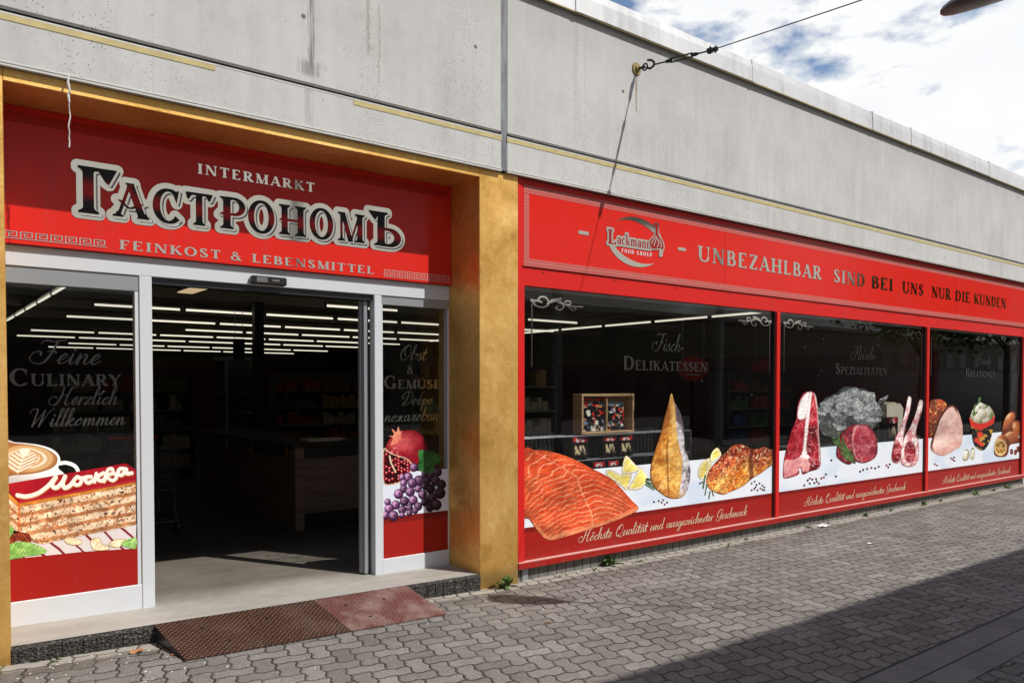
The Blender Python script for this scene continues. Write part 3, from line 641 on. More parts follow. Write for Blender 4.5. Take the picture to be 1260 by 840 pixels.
def picture(name, zoom, outline, paint, y, parent, step=.75, smooth=True, ring=None, label=None, chain=None):
    ox, oy, s = zoom; h = step*s
    if outline is not None: pts = crom(outline, 5, True) if smooth else np.array(outline, float)
    else: pts = np.concatenate([np.array(c[0], float) for c in chain])
    lo = pts.min(0); hi = pts.max(0); m = 3*h if chain is None else 3*h+max(np.max(c[1]) for c in chain)
    f = Field(lo[0]-m, hi[0]+m, lo[1]-m, hi[1]+m, h)
    if outline is not None: f.poly(pts, 1e3)
    for c in (chain or []): f.chain(crom(c[0], 6) if len(c[0]) > 2 else c[0], c[1], 1e3)
    for r in (ring or []): f.poly(crom(r, 5, True), 1e3, sub=True)
    V, F = f.iso()
    if len(V) == 0: return None
    if outline is not None: E = -poly_sdf(V, pts)
    else: E = np.zeros(len(V))
    C = paint(V[:, 0], V[:, 1], E)
    C = np.broadcast_to(np.asarray(C, float), (len(V), 3))
    P = on_plane(ox+V[:, 0]/s, oy+V[:, 1]/s, y)
    o = link_mesh(name, P, [f_[::-1] for f_ in F], PRINT, parent, cols=lin(np.clip(C, 0, 255)).astype(np.float32))
    if label: o['label'] = label
    return o
# ------------------------------------------------------------------ ground
def gz(x): return -.07+.028*(4-max(min(x, 4), 0))
xs = [-200, 0, 1, 2, 3, 4, 200]
def sheet(name, y0, y1, dz, m, kind='structure'):
    v = []; f = []
    for x in xs: v += [(x, y0, gz(x)+dz), (x, y1, gz(x)+dz)]
    for i in range(len(xs)-1): f.append((2*i, 2*i+2, 2*i+3, 2*i+1))
    return tag(link_mesh(name, v, f, m), kind=kind)
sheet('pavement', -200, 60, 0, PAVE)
sheet('gutter', -3.36, -2.975, .004, GUTT)
j = MB()
for i in range(len(xs)-1):
    j.add([(xs[i], -2.975, gz(xs[i])+.005), (xs[i+1], -2.975, gz(xs[i+1])+.005), (xs[i+1], -2.957, gz(xs[i+1])+.005), (xs[i], -2.957, gz(xs[i])+.005)], [(0, 1, 2, 3)])
tag(j.build('gutter_joint', GROOVE), kind='structure')

# ------------------------------------------------------------------ the supermarket building
BX0, BX1, DEP = -4.0, 24.0, 25.0
bld = thing('supermarket_building', 'flat-roofed grey concrete shop building with gold framed entrance and red framed windows', 'building', (9, 0, 0))
def part(name, mb, m, parent=bld, smooth=False): return mb.build(name, m, parent, smooth)
CY = -.03
for xa, xb in ((BX0, 3.992), (4.050, BX1)):
    cp = part('concrete_panel', MB().bbox(xa, xb, CY, .25, 3.709, 4.93, .008).bbox(xa, xb, CY, .25, 3.40, 3.683, .006), CONC)
    part('groove', MB().box(xa, xb, CY+.028, .24, 3.66, 3.73), GROOVE, cp)
    part('painted_stripe', MB().box(xa, 1.671 if xa < 0 else xb, CY-.003, CY+.004, 3.640, 3.673), YELL, cp)
    if xa < 0: part('painted_stripe', MB().box(2.65, xb, CY-.003, CY+.004, 3.640, 3.673), YELL, cp)
    part('groove_edge', MB().box(xa, xb, CY-.002, CY+.01, 3.675, 3.6845), WHT, cp)
    part('drip_edge', MB().box(xa, xb, CY-.004, .0, 3.388, 3.3985).box(xa, xb, CY-.004, CY+.01, 3.405, 3.413), WHT, cp)
part('joint_seal', MB().box(3.992, 4.050, CY+.006, .2, 3.40, 4.93), SEAL)
seams = [BX0, -.4, 2.2, 4.80, 7.395, 9.98, 11.02, 13.6, 16.2, 18.8, 21.4, BX1]
for a, b in zip(seams[:-1], seams[1:]):
    k = random.uniform(-.004, .004)
    c = part('coping', MB().prism([(-.075+k, 4.91), (-.068+k, 5.06), (-.06, 5.135), (.35, 5.16), (.35, 4.95), (-.055+k, 4.95), (-.055+k, 4.91)], a+.004, b-.004, 'x'), COPE)
    part('lap_joint', MB().prism([(-.083, 4.905), (-.075, 5.07), (-.066, 5.148), (-.02, 5.152), (-.02, 5.12), (-.058, 5.06), (-.062, 4.905)], b-.02, b+.018, 'x'), COPE, c)
part('coping_underside', MB().box(BX0, BX1, -.05, .2, 4.925, 4.948), GROOVE)
part('coping_edge', MB().box(BX0, BX1, -.0735, -.056, 4.9015, 4.909), YELL)
part('roof', MB().box(BX0, BX1, .2, DEP, 4.6, 4.9), INT_D)
# outer walls
part('outer_wall', MB().box(BX0, BX0+.25, .25, DEP, -.1, 4.6).box(BX1-.25, BX1, .25, DEP, -.1, 4.6).box(BX0, BX1, DEP, DEP+.25, -.1, 4.6)
     .box(BX0, .11, .02, .25, -.1, 3.40).box(15.42, BX1, .02, .25, -.1, 3.40).box(4.19, 15.42, .10, .25, 2.475, 3.40).box(.11, 3.79, .56, .7, 2.36, 3.40)
     .box(BX0, BX1, .25, .5, 3.40, 4.6), CONC)
part('pillar', MB().bbox(3.79, 4.192, 0, .62, -.12, 3.386, .004), GOLD)
part('pillar', MB().bbox(.11, .512, 0, .62, -.12, 3.386, .004), GOLD)
part('lintel', MB().bbox(.512, 3.79, 0, .425, 3.315, 3.386, .003), GOLD)
part('plinth', MB().box(4.192, 15.42, .045, .25, -.12, .036), PLIN)
part('plinth_pipe', MB().box(4.27, 4.33, .036, .0445, -.11, .034), ALUD)
# floor, ceiling and walls inside
fz = lambda x: .065+.0196*(3.79-min(max(x, .51), 3.79))
v = [(.512, 0.002, fz(.512)), (3.79, 0.002, fz(3.79)), (3.79, .62, fz(3.79)), (.512, .62, fz(.512)), (.512, .012, -.1), (3.79, .012, -.1)]
part('entrance_step', MB().add([(.512, 0, .05+.064), (3.79, 0, .05), (3.79, 0, -.12), (.512, 0, -.12), (.512, .03, fz(.512)-.002), (3.79, .03, fz(3.79)-.002)], [(0, 3, 2, 1), (0, 1, 5, 4)]), EDGE)
# crumbled front lip of the step
lip = MB(); n = 90; rr = random.Random(3)
for i in range(n):
    x0 = .512+(3.79-.512)*i/n; x1 = .512+(3.79-.512)*(i+1)/n
    d = rr.uniform(0, .018)
    lip.add([(x0, -.004-d*.4, gz(x0)-.02), (x1, -.004-d*.4, gz(x1)-.02), (x1, -.006-d*.6, fz(x1)-.018), (x0, -.006-d*.6, fz(x0)-.018), (x0, .02, fz(x0)-.001), (x1, .02, fz(x1)-.001)], [(0, 1, 2, 3), (3, 2, 5, 4)])
part('step_edge', lip, EDGE)
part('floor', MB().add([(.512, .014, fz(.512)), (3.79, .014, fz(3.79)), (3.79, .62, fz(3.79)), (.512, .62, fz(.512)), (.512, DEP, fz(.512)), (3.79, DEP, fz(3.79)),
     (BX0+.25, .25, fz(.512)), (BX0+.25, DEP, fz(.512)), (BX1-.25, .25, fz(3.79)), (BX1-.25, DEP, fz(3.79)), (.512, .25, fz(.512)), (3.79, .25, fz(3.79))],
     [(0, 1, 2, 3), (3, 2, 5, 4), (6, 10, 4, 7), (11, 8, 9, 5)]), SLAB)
part('ceiling', MB().box(BX0+.25, BX1-.25, .7, DEP, 3.02, 3.10), CEIL)
bm_ = MB()
for y in (3.6, 6.6, 9.1, 11.4, 13.4, 15.6, 18.1, 20.8): bm_.box(BX0+.25, BX1-.25, y, y+.18, 2.88, 3.02)
part('ceiling_beam', bm_, CEIL)
part('inner_wall', MB().box(BX0+.25, BX1-.25, DEP-.05, DEP, .06, 2.35), INT_R)
part('wall_band', MB().box(BX0+.25, BX1-.25, DEP-.06, DEP, 2.35, 3.02).box(14.2, 14.35, 1.0, DEP-.06, 2.25, 3.02), INT_O)
part('partition_wall', MB().box(14.22, 14.34, 1.0, DEP-.06, .06, 2.25), INT_R); part('partition_wall', MB().box(.3, .42, 8.0, DEP-.06, .06, 2.5), INT_R)

# ------------------------------------------------------------------ shop windows
WX = [(4.192, 4.268, 7.978, 8.062), (8.0625, 8.085, 11.712, 11.806), (11.8065, 11.835, 15.29, 15.42)]
winroot = []
for i, (a, g0, g1, b) in enumerate(WX):
    fr = MB()
    fr.bbox(a, g0, .004 if i == 0 else .02, .10, .101, 2.474, .003)
    fr.bbox(g1+.022, b, .008, .10, .101, 2.474, .003)
    fr.box(g0, g1, .053, .10, .09, .11)
    w = part('window', fr, RED2)
    part('gasket', MB().box(g1, g1+.022, .03, .09, .101, 2.474), BLK, w)
    part('sill', MB().bbox(a, b, -.010, .10, .040, .0945, .004), BAND, w)
    part('sill_highlight', MB().bbox(a, b, -.008, .035, .095, .103, .002), PINK, w)  # pale strip painting in the sun's highlight along the sill top
    part('pane', MB().box(g0, g1, .046, .052, .101, 2.474), GLASS, w)
    part('red_band', MB().box(g0, g1, .042, .0455, .101, .3455), BAND, w)
    part('ornament_band', meander(MB().box(g0, g1, .042, .0455, .346, .386), g0+.02, g1-.02, .350, .032, .0412, 60), REDD, w)
    part('ornament_line', meander(MB(), g0+.02, g1-.02, .350, .032, .0405, 60), BAND, w)
    # white table top printed on the film
    bp = MB(); zt = .845+(.02 if i else 0)
    V = []; nx, nz = 90, 12
    for jz in range(nz+1):
        for ix in range(nx+1): V.append((g0+(g1-g0)*ix/nx, .0435, .386+(zt-.386)*jz/nz))
    F = [(jz*(nx+1)+ix, jz*(nx+1)+ix+1, (jz+1)*(nx+1)+ix+1, (jz+1)*(nx+1)+ix) for jz in range(nz) for ix in range(nx)]
    A = np.array(V); nn = fbm(A[:, 0]*100, A[:, 2]*220, 60, 3, i)
    link_mesh('printed_table_top', V, F, PRINT, w, cols=lin(mixc((232, 236, 243), (210, 222, 238), sst(.42, .72, nn))).astype(np.float32))
    x0 = g0+.66
    flat('lettering', script('Höchste Qualität und ausgezeichneter Geschmack', (4.96, 8.66, 12.38)[i], (7.52, 11.22, 14.93)[i], (.182, .172, .165)[i], .108, pen=.046, hair=.018, h=.0036), .0405, CREAM, w)
    dx = (0, 3.78, 7.53)[i]
    flat('lettering', script(('Fisch-', 'Fleisch-', 'Feine-')[i], (5.95, 9.72, 13.5)[i], (6.44, 10.36, 14.1)[i], 1.968, .175, pen=.034, hair=.017, h=.005), .043, CHROME2, w)
    flat('lettering', roman(('DELIKATESSEN', 'SPEZIALITÄTEN', 'KREATIONEN')[i], (5.513, 9.319, 13.1)[i], (6.79, 10.643, 14.236)[i], 1.772, .094, h=.004, cap=1.42), .043, CHROME2, w)
    for side in (0, 1):
        f = Field(-.04, .72, -.11, .12, .0035)
        for p, wd in (([(0,.12),(.18,.08)],.026), ([(0,.02),(.10,.0)],.012), ([(.02,.06),(.10,-.22),(.24,-.26),(.33,-.02),(.28,.32),(.18,.34),(.13,.12),(.20,.02)],.030), ([(.30,-.05),(.40,.22),(.56,.34)],.034), ([(.36,.05),(.52,.20),(.62,-.06),(.56,-.34),(.46,-.28),(.50,-.14)],.024),
                      ([(.60,-.08),(.66,.22),(.75,.20),(.74,.04),(.68,.04)],.022), ([(.50,.10),(.72,-.04),(1.0,-.04)],.020), ([(.70,-.10),(.80,-.32),(.86,-.20),(.80,-.14)],.012)):
            c = crom(p, 7)*np.array([.62, .145])
            if side: c = c*np.array([-1, 1])+np.array([.68, 0])
            f.chain(c, wd*.25, .01)
        V, F = f.iso()
        ox = (g0+.10) if side == 0 else (g1-.68-.06+.02)
        link_mesh('corner_ornament', np.stack([V[:, 0]+ox, np.full(len(V), .043), V[:, 1]+2.345], 1), F, WHT if False else CHROME, w)
        xl = g0+.105 if side == 0 else g1-.075
        part('ornament_line', MB().box(xl, xl+.012, .0425, .0455, 1.78, 2.33), CHROME2, w)
    winroot.append(w)

# ------------------------------------------------------------------ entrance: white aluminium front with two glazed side panels
ent = part('entrance_frame', MB().bbox(.512, 3.79, .443, .56, 2.347, 2.475, .004).bbox(1.309, 1.388, .443, .53, .03, 2.3465, .003).bbox(3.066, 3.131, .443, .53, .03, 2.3465, .003), ALU)
part('door_rail', MB().box(1.388, 3.066, .47, .55, 2.305, 2.346), DARKRAIL, ent)
part('door_leaf', MB().bbox(2.984, 3.060, .535, .575, .09, 2.30, .004).bbox(3.0, 3.03, .50, .534, .09, 2.30, .003), ALUD, ent)
part('motion_sensor', MB().bbox(2.05, 2.315, .385, .4425, 2.352, 2.412, .01), BLK, ent)
part('sensor_eye', MB().bbox(2.085, 2.165, .380, .3845, 2.366, 2.402, .002).bbox(2.20, 2.255, .381, .3845, 2.378, 2.390, .001), STEEL, ent)
PY = .452
def side_panel(x0, x1, zb0, zb1, zt0, zt1, redz, bandz, stile):
    p = part('side_panel', MB().bbox(x0, x1, .447, .53, .03, zb1, .004).bbox(x0, x0+stile, .449, .52, zb1+.001, zt0-.001, .002).bbox(x1-stile, x1, .455, .52, zb1+.001, zt0-.001, .002), ALU)
    part('top_rail', MB().bbox(x0, x1, .452, .52, zt0, 2.3465, .003), ALUD, p)
    part('pane', MB().box(x0+stile, x1-stile, .462, .468, zb1+.001, zt0), GLASS, p)
    part('red_band', MB().box(x0+stile, x1-stile, .457, .4615, zb1+.001, redz), BAND, p)
    part('ornament_band', MB().box(x0+stile, x1-stile, .4575, .4615, redz+.0005, redz+bandz), REDD, p)
    part('ornament_line', meander(MB(), x0+stile+.01, x1-stile-.01, redz+.008, bandz-.014, .4568, 18), BAND, p)
    return p
LP = side_panel(.512, 1.3085, .11, .278, 2.243, 2.30, .552, .055, .026)
RP = side_panel(3.1315, 3.79, .06, .200, 2.275, 2.32, .488, .050, .012)
Y = .4545
for p, (tx, a, b, z, H, k) in ((LP, ('Feine', .70, 1.10, 1.752, .15, 's')), (LP, ('CULINARY', .567, 1.195, 1.612, .075, 'r')), (LP, ('Herzlich', .80, 1.19, 1.492, .112, 's')), (LP, ('Willkommen', .665, 1.235, 1.357, .112, 's')),
         (RP, ('Obst', 3.29, 3.585, 1.832, .125, 's')), (RP, ('&', 3.372, 3.44, 1.718, .066, 'r')), (RP, ('GEMÜSE', 3.155, 3.705, 1.593, .074, 'r')), (RP, ('Dобро', 3.315, 3.645, 1.46, .11, 's')), (RP, ('пожалован', 3.155, 3.705, 1.322, .115, 's'))):
    f = script(tx, a, b, z, H, pen=.042, hair=.018, h=.003) if k == 's' else roman(tx, a, b, z, H, h=.0028, cap=1.42 if len(tx) > 1 else 1)
    flat('lettering', f, Y, CHROME2, p)

# ------------------------------------------------------------------ entrance sign
es = thing('entrance_sign', 'deep red shop sign with large outlined Cyrillic lettering over the glass entrance', 'sign', (2.1, .41, 2.48))
part('panel', MB().bbox(.514, 3.788, .41, .44, 2.476, 3.314, .003), RED, es)
px2x = lambda px, py, y: float(on_plane(np.array([px], float), np.array([py], float), y)[0, 0])
part('ornament', meander(MB(), .55, 3.76, 3.215, .055, .4075, 46), BAND, es)
part('ornament', meander(MB(), .548, 1.113, 2.506, .046, .4075, 7), CHROME, es)
part('ornament', meander(MB(), 3.134, 3.775, 2.498, .056, .4075, 9), PINK, es)
flat('lettering', roman('INTERMARKT', 1.683, 2.546, 3.080, .068, h=.0028, track=.16), .4075, CHROME, es)
flat('lettering', roman('FEINKOST & LEBENSMITTEL', 1.184, 3.046, 2.506, .060, h=.0028, track=.14), .4075, CHROME, es)
big = Field(.80, 3.45, 2.60, 3.12, .005)
for ch, a, b, z, H in (('Г', 95.7, 144.5, 2.712, .298), ('А', 138, 183.5, 2.716, .222), ('С', 187.5, 220.5, 2.712, .228), ('Т', 228, 262, 2.722, .222), ('Р', 269, 301.5, 2.724, .224), ('О', 304.8, 337.4, 2.722, .232), ('Н', 342.5, 376.2, 2.732, .222), ('О', 380.5, 409.6, 2.732, .232), ('М', 415.2, 448.4, 2.740, .222), ('Ъ', 452.5, 493, 2.738, .272)):
    xa = px2x(a, 240, .41); xb = px2x(b, 240, .41); w, ps = G[ch]
    q = np.concatenate([np.array(p) for p in ps]); lo = q[:, 0].min(); hi = q[:, 0].max(); s = (xb-xa)/(hi-lo)
    for p in ps: big.poly([(xa+(u-lo)*s, z+v*H) for u, v in p], .075)
    if ch == 'О': pass
lv = [('letter_halo', CHROME, .4075, 0, 0, .037), ('letter_shadow', BLACKF, .4068, .017, -.014, .004), ('letter_rim', WHITEF, .4061, .013, -.010, .003)]
for nm, m, y, dx, dz, off in lv:
    V, F = big.iso(off); link_mesh(nm, np.stack([V[:, 0]+dx, np.full(len(V), y), V[:, 1]+dz], 1), F, m, es)
V, F = big.iso(.004); link_mesh('letter_gap', np.stack([V[:, 0]+.007, np.full(len(V), .4054), V[:, 1]-.005], 1), F, CHROME, es)
V, F = big.iso(0)
top = np.where(V[:, 0] < 1.27, 3.008, 2.945); k = np.clip((V[:, 1]-2.72)/(top-2.72), 0, 1)
g = sst(.14, .42, k)*(1-sst(.58, .88, k))
link_mesh('letter_face', np.stack([V[:, 0], np.full(len(V), .4047), V[:, 1]], 1), F, PRINT, es, cols=lin(mixc((14, 12, 13), (176, 20, 22), g)).astype(np.float32))

# ------------------------------------------------------------------ long sign over the shop windows
fs = thing('fascia_sign', 'long bright red sign band with a slogan and round emblem above the shop windows', 'sign', (9.5, .02, 2.5))
for a, b, dy in ((4.25, 7.04, 0), (7.042, 9.858, .0008), (9.86, 12.66, .002), (12.662, 15.418, .0012)):
    part('panel', MB().bbox(a, b, .02+dy, .07, 2.64, 3.384, .003), RED, fs)
for a, b, dy in ((4.25, 9.86, 0), (9.864, 15.418, .004)): part('lower_strip', MB().bbox(a, b, .032+dy, .08, 2.476, 2.638, .003), RED2, fs)
for k in range(13):
    x = 4.5+k*.88; part('screw', MB().tube([(x, .031, 2.608), (x, .027, 2.608)], [.008, .006], 8), BLK, fs)
part('edge_trim', MB().bbox(4.193, 4.249, .012, .08, 2.476, 3.384, .003), RED2, fs)
def band(xa, xb, z0, z1, n): return meander(MB(), xa, xb, z0, z1-z0, .0175, n)
part('border', meander(meander(meander(meander(MB(), 4.27, 15.40, 3.301, .031, .0175, 350), 4.27, 15.40, 3.268, .030, .0175, 350), 4.27, 15.40, 2.677, .030, .0175, 350), 4.27, 15.40, 2.646, .030, .0175, 350), PINK, fs)
vb = MB()
for k in range(18):
    z0 = 2.712+k*.0306; meander(vb, 4.272, 4.33, z0, .028, .0175, 2)
part('border', vb, PINK, fs)
for xa, xb, tx in ((858.4, 1011, 'UNBEZAHLBAR'), (1025.5, 1064.5, 'SIND'), (1072.5, 1099, 'BEI'), (1110.5, 1136.5, 'UNS'), (1146.5, 1170, 'NUR'), (1175.5, 1194, 'DIE'), (1198.5, 1238, 'KUNDEN')):
    pm = 300+(xa-858)*.19
    flat('lettering', roman(tx, px2x(xa, pm+10, .018), px2x(xb, pm+10, .018), 2.914, .158, h=.006, track=.12), .0172, CHROME, fs)
for a, b in ((4.905, 5.03), (6.275, 6.394)): part('dash', MB().box(a, b, .0172, .0198, 2.990, 3.022), CHROME, fs)
ec, rx, ry = (5.665, 3.002), .385, .238
f = Field(5.2, 6.15, 2.72, 3.28, .0045)
el = lambda c, a, b, rot=0: [(c[0]+a*math.cos(t)*math.cos(rot)-b*math.sin(t)*math.sin(rot), c[1]+a*math.cos(t)*math.sin(rot)+b*math.sin(t)*math.cos(rot)) for t in np.linspace(0, 2*math.pi, 64)[:-1]]
f.poly(el(ec, rx, ry), 1e3); f.poly(el((ec[0]+.005, ec[1]), rx*.985, ry*.80, R(-10)), 1e3, True)
emb = flat('emblem', f, .0172, CHROME, fs)
# lower-case letters for the emblem
def lc(ch):
    if ch == 'a': return .56, arc(.24, .19, .15, .16, 0, 360, .13)+[bx(.36, 0, .50, .42)]+arc(.28, .42, .15, .15, 0, 170, .14)
    if ch == 'c': return .50, arc(.27, .30, .19, .27, 50, 310, .15)
    if ch == 'k': return .62, stem(.14, 0, 1, .15, sw=.10)+diag(.22, .25, .48, .6, .08)+diag(.28, .36, .50, 0, .15)
    if ch == 'm': return .92, stem(.13, 0, .6, .15, sw=.10)+stem(.44, 0, .5, .15, True, False, .10)+stem(.76, 0, .5, .15, True, False, .10)+arc(.28, .46, .16, .11, 0, 180, .15)+arc(.60, .46, .16, .11, 0, 180, .15)
    return .62, stem(.13, 0, .6, .15, sw=.10)+stem(.46, 0, .5, .15, True, False, .10)+arc(.30, .46, .16, .11, 0, 180, .15)
f = Field(5.2, 6.05, 2.88, 3.14, .0035); x = 5.285
ps = G['L'][1]
for p in ps: f.poly([(5.275+u*.17, 2.945+v*.135) for u, v in p], .03)
x = 5.40
for ch in 'ackmann':
    w, ps = lc(ch); s = .098
    for p in ps: f.poly([(x+u*s, 2.955+v*.105) for u, v in p], .03)
    x += (w+.06)*s
flat('emblem_halo', f, .0160, CHROME, emb, .020); flat('lettering', f, .0152, DKRED, emb)
flat('lettering', roman('FOOD GROUP', 5.46, 5.885, 2.882, .036, h=.0025, track=.3), .0160, WHITEF, emb)
bz = (720, 255, 9.0)
def flat_px(name, f, zoom, y, m, parent, off=0.):
    V, F = f.iso(off); return link_mesh(name, on_plane(zoom[0]+V[:, 0]/zoom[2], zoom[1]+V[:, 1]/zoom[2], y), [q[::-1] for q in F], m, parent)
f = Field(660, 920, 130, 590, 5); o_ = crom([(770,190),(787,180),(806,192),(808,240),(812,310),(850,370),(868,430),(860,470),(835,455),(780,462),(735,450),(715,395),(730,355),(775,305),(780,240)], 4, True)
f.poly(o_, 1e3); f.chain([(845,470),(838,530)], 9, 40)
flat_px('flask_halo', f, bz, .0145, CHROME, emb, 12)
f = Field(660, 920, 130, 590, 4); f.poly(o_, 1e3)
for c in ([(735,400),(760,350),(785,320)], [(765,420),(785,360),(795,330)], [(800,440),(815,400),(805,350)], [(838,440),(845,410),(825,365)]): f.F = np.maximum(f.F, -np.minimum.reduce([chain_sdf(np.stack([a.ravel() for a in f.grid()], 1), crom(c, 5), 6).reshape(f.F.shape)]))
flat_px('flask', f, bz, .0138, DKRED, emb)
# ------------------------------------------------------------------ printed food pictures on the glass
Z2 = (640, 480, 3.82); Z4 = (750, 480, 4.2); Z5 = (950, 380, 3.23); Z6 = (1120, 390, 3.82); ZE = (0, 540, 5.6); ZF = (470, 510, 5.6)
W1, W2, W3 = winroot
PF = .0405
def rim(c, E, w, edge): return mixc(edge, c, sst(0, w, E))
def photo(c, x, y, E, sc=14, amt=1.0, spec=.5, seed=3, rnd=26):   # grain, relief and gloss as printed in the picture
    h = fbm(x, y, sc, 4, seed); g = (h-fbm(x+sc*.10, y+sc*.16, sc, 4, seed))*2.6*amt
    lo = fbm(x, y, sc*6, 2, seed+5)-.5
    c = np.asarray(c)*(1+np.clip(g, -.32, .3)+.45*lo)[:, None]*(.93+.07*sst(0, rnd, E))[:, None]
    return mixc(c, (255, 246, 236), sst(.16, .34, g)*spec*.7)
def salmon(x, y, E):
    xs_ = np.interp(y, [290, 405, 480, 590, 700], [75, 268, 292, 338, 345]); d = x-xs_; n = fbm(x, y, 40, 3)
    ph = np.where(d > 0, y+.55*d-.0042*d*d+18*n, y+.18*d+.0009*d*d*-1+24*n)
    ln = np.abs(((ph/np.where(d > 0, 25, 22)) % 1)-.5)*2; ln = sst(.66, .98, ln)*(.35+.65*fbm(x, y, 22, 3, 2))
    ln *= sst(0, 28, E)*.95
    base = mixc((198, 62, 28), (232, 108, 62), fbm(x, y, 90, 4, 1)); base = mixc(base, (198, 62, 30), sst(.50, .72, fbm(x*.5, y*1.6, 30, 3, 4))*.6)
    base = mixc(base, (188, 60, 28), sst(470, 290, y)*sst(60, 0, x-40)*.45)
    c = mixc(base, (252, 196, 160), ln)
    c = mixc(c, (250, 190, 150), sst(7, 1, np.abs(d+8*(n-.5)))*(.25+.5*fbm(x, y, 12, 2, 5)))
    lo = np.interp(x, [0, 130, 300, 400, 540, 560], [570, 703, 662, 630, 572, 550])
    c = mixc(c, (246, 168, 120), sst(30, 4, lo-y)*.75*(x > 60))
    return rim(c, E, 5, (206, 92, 52))
def ridge(x, y, sc, seed, o=3): return 1-np.abs(2*fbm(x, y, sc, o, seed)-1)*2.2
def inside(x, y, poly, soft=3): return sst(soft, -soft, poly_sdf(np.stack([x, y], 1), crom(poly, 4, True)))
def ball(x, y, cx, cy, rx, ry, rot=0):                         # radius and light of a round thing lit from the upper left
    u = ((x-cx)*math.cos(rot)+(y-cy)*math.sin(rot))/rx; v = (-(x-cx)*math.sin(rot)+(y-cy)*math.cos(rot))/ry; r = np.hypot(u, v); return r, np.clip(.62-.42*u-.5*v-.25*r*r, 0, 1)
def citrus(x, y, E):
    n = fbm(x, y, 30, 3, 3); c = mixc((238, 206, 74), (250, 236, 150), n); c = mixc(c, (252, 246, 200), sst(.80, .95, ridge(x*.5+y, y*.5, 22, 6))*.55)
    return mixc((214, 172, 44), mixc((252, 248, 226), c, sst(5, 11, E)), sst(0, 3.5, E))
def green(x, y, E): return mixc((32, 62, 30), (120, 150, 86), fbm(x, y, 14, 2, 2))
def pepper(x, y, E): return mixc((28, 20, 20), (150, 50, 44), sst(.55, .62, fbm(x, y, 9, 1, 8)))
def steak(x, y, E):
    bd = np.interp(y, [0, 80, 250, 360, 460, 560], [324, 338, 352, 378, 372, 356]); n = fbm(x, y, 46, 4, 1)
    c = mixc((176, 104, 34), (226, 172, 84), sst(.30, .66, n)); c = mixc(c, (240, 206, 134), sst(.5, .8, fbm(x, y*.35, 26, 3, 7))*.6); c = mixc(c, (150, 84, 34), sst(60, 6, E)*sst(.35, .6, fbm(x, y, 50, 3, 11))*.7)
    u = np.abs(x-302)/60; arc_ = y-60*u**1.6*np.where(y > 330, 1, -.4); fl = ridge(arc_*.8, x*.10, 22, 5); c = mixc(c, (250, 226, 160), sst(.80, .98, fl)*.55*sst(250, 380, y)); c = mixc(c, (166, 96, 30), sst(.25, -.2, fl)*.35)
    mid = sst(6, 1, np.abs(x-np.interp(y, [0, 300, 560], [322, 298, 306])+7*(fbm(x, y, 22, 2, 3)-.5))); c = mixc(c, (120, 64, 26), mid*.75*sst(200, 270, y))
    c = mixc(c, (238, 200, 120), sst(26, 4, np.abs(x-bd+12))*.5)
    sk = mixc((92, 80, 86), (224, 218, 220), sst(.3, .66, fbm(x*.8, y*.45, 18, 4, 5))); c = np.where((x > bd)[:, None], sk, c)
    c = mixc(c, (96, 52, 34), sst(7, 1, E)*.8*sst(150, 250, y+x*.2)*(x < bd)); c = mixc(c, (176, 104, 44), sst(500, 556, y)*.5); return c
def glazed(x, y, E):
    f = sst(-40, 60, y-np.interp(x, [490, 545, 640, 720, 760, 860], [440, 445, 392, 345, 385, 335]))
    n = fbm(x, y, 30, 4, 2); top = mixc((128, 34, 18), (214, 96, 48), sst(.3, .7, n)); low = mixc((196, 96, 22), (252, 190, 92), sst(.25, .7, fbm(x+y*.4, y*.7, 36, 4, 3)))
    c = mixc(top, low, f); c = mixc(c, (255, 222, 150), sst(.78, .95, ridge(x-y*.5, y*.5, 26, 8))*.55*f)
    s = fbm(x, y, 6.5, 2, 4); s2 = fbm(x, y, 7.5, 2, 9); s3 = fbm(x, y, 6, 2, 12)
    c = mixc(c, (240, 214, 170), sst(.62, .70, s)*(1-.85*f)); c = mixc(c, (232, 120, 84), sst(.66, .72, s3)*(1-.8*f)*.8); c = mixc(c, (20, 10, 10), sst(.66, .70, s2)*(1-.65*f))
    c = mixc(c, (86, 26, 12), sst(18, 3, np.abs(x-np.interp(y, [290, 350, 460], [742, 728, 736])))*.75)
    return mixc(c, (110, 40, 16), sst(8, 0, E)*.45)
def flesh(x, y, dark, light, vein, sc, seed, amt=.8):
    c = mixc(dark, light, sst(.3, .72, fbm(x, y, sc*2.2, 4, seed))); c = mixc(c, vein, sst(.80, .97, ridge(x, y, sc*1.5, seed+2, 4))*amt)
    return mixc(c, vein, sst(.66, .74, fbm(x, y, sc*.8, 3, seed+4))*amt*.6)
def tbone(x, y, E):
    c = flesh(x, y, (92, 8, 18), (176, 36, 48), (226, 164, 160), 17, 1)
    lx = inside(x, y, [(60, 560), (80, 470), (100, 432), (128, 440), (126, 520), (118, 570), (80, 590)], 4); c = mixc(c, flesh(x, y, (132, 14, 28), (204, 52, 66), (232, 150, 150), 26, 5, .45), lx)
    c = mixc(c, (232, 224, 222), inside(x, y, [(147, 329), (124, 346), (108, 378), (102, 432), (128, 436), (140, 400), (146, 350)], 3))
    c = mixc(c, (246, 236, 230), inside(x, y, [(150, 335), (158, 336), (146, 450), (136, 560), (150, 590), (120, 604), (108, 590), (122, 560), (134, 440)], 3))
    c = mixc(c, mixc((240, 196, 190), (206, 112, 116), fbm(x, y, 24, 3, 6)), inside(x, y, [(48, 604), (80, 598), (120, 590), (150, 606), (146, 640), (126, 648), (112, 634), (104, 648), (60, 670), (44, 664)], 4)*.92)
    c = mixc(c, (238, 216, 206), sst(8, 3, np.interp(y, [330, 400, 500, 640], [171, 183, 189, 193])-x)*.95*(y < 606)); return mixc(c, (110, 22, 28), sst(5, 0, E)*.35)
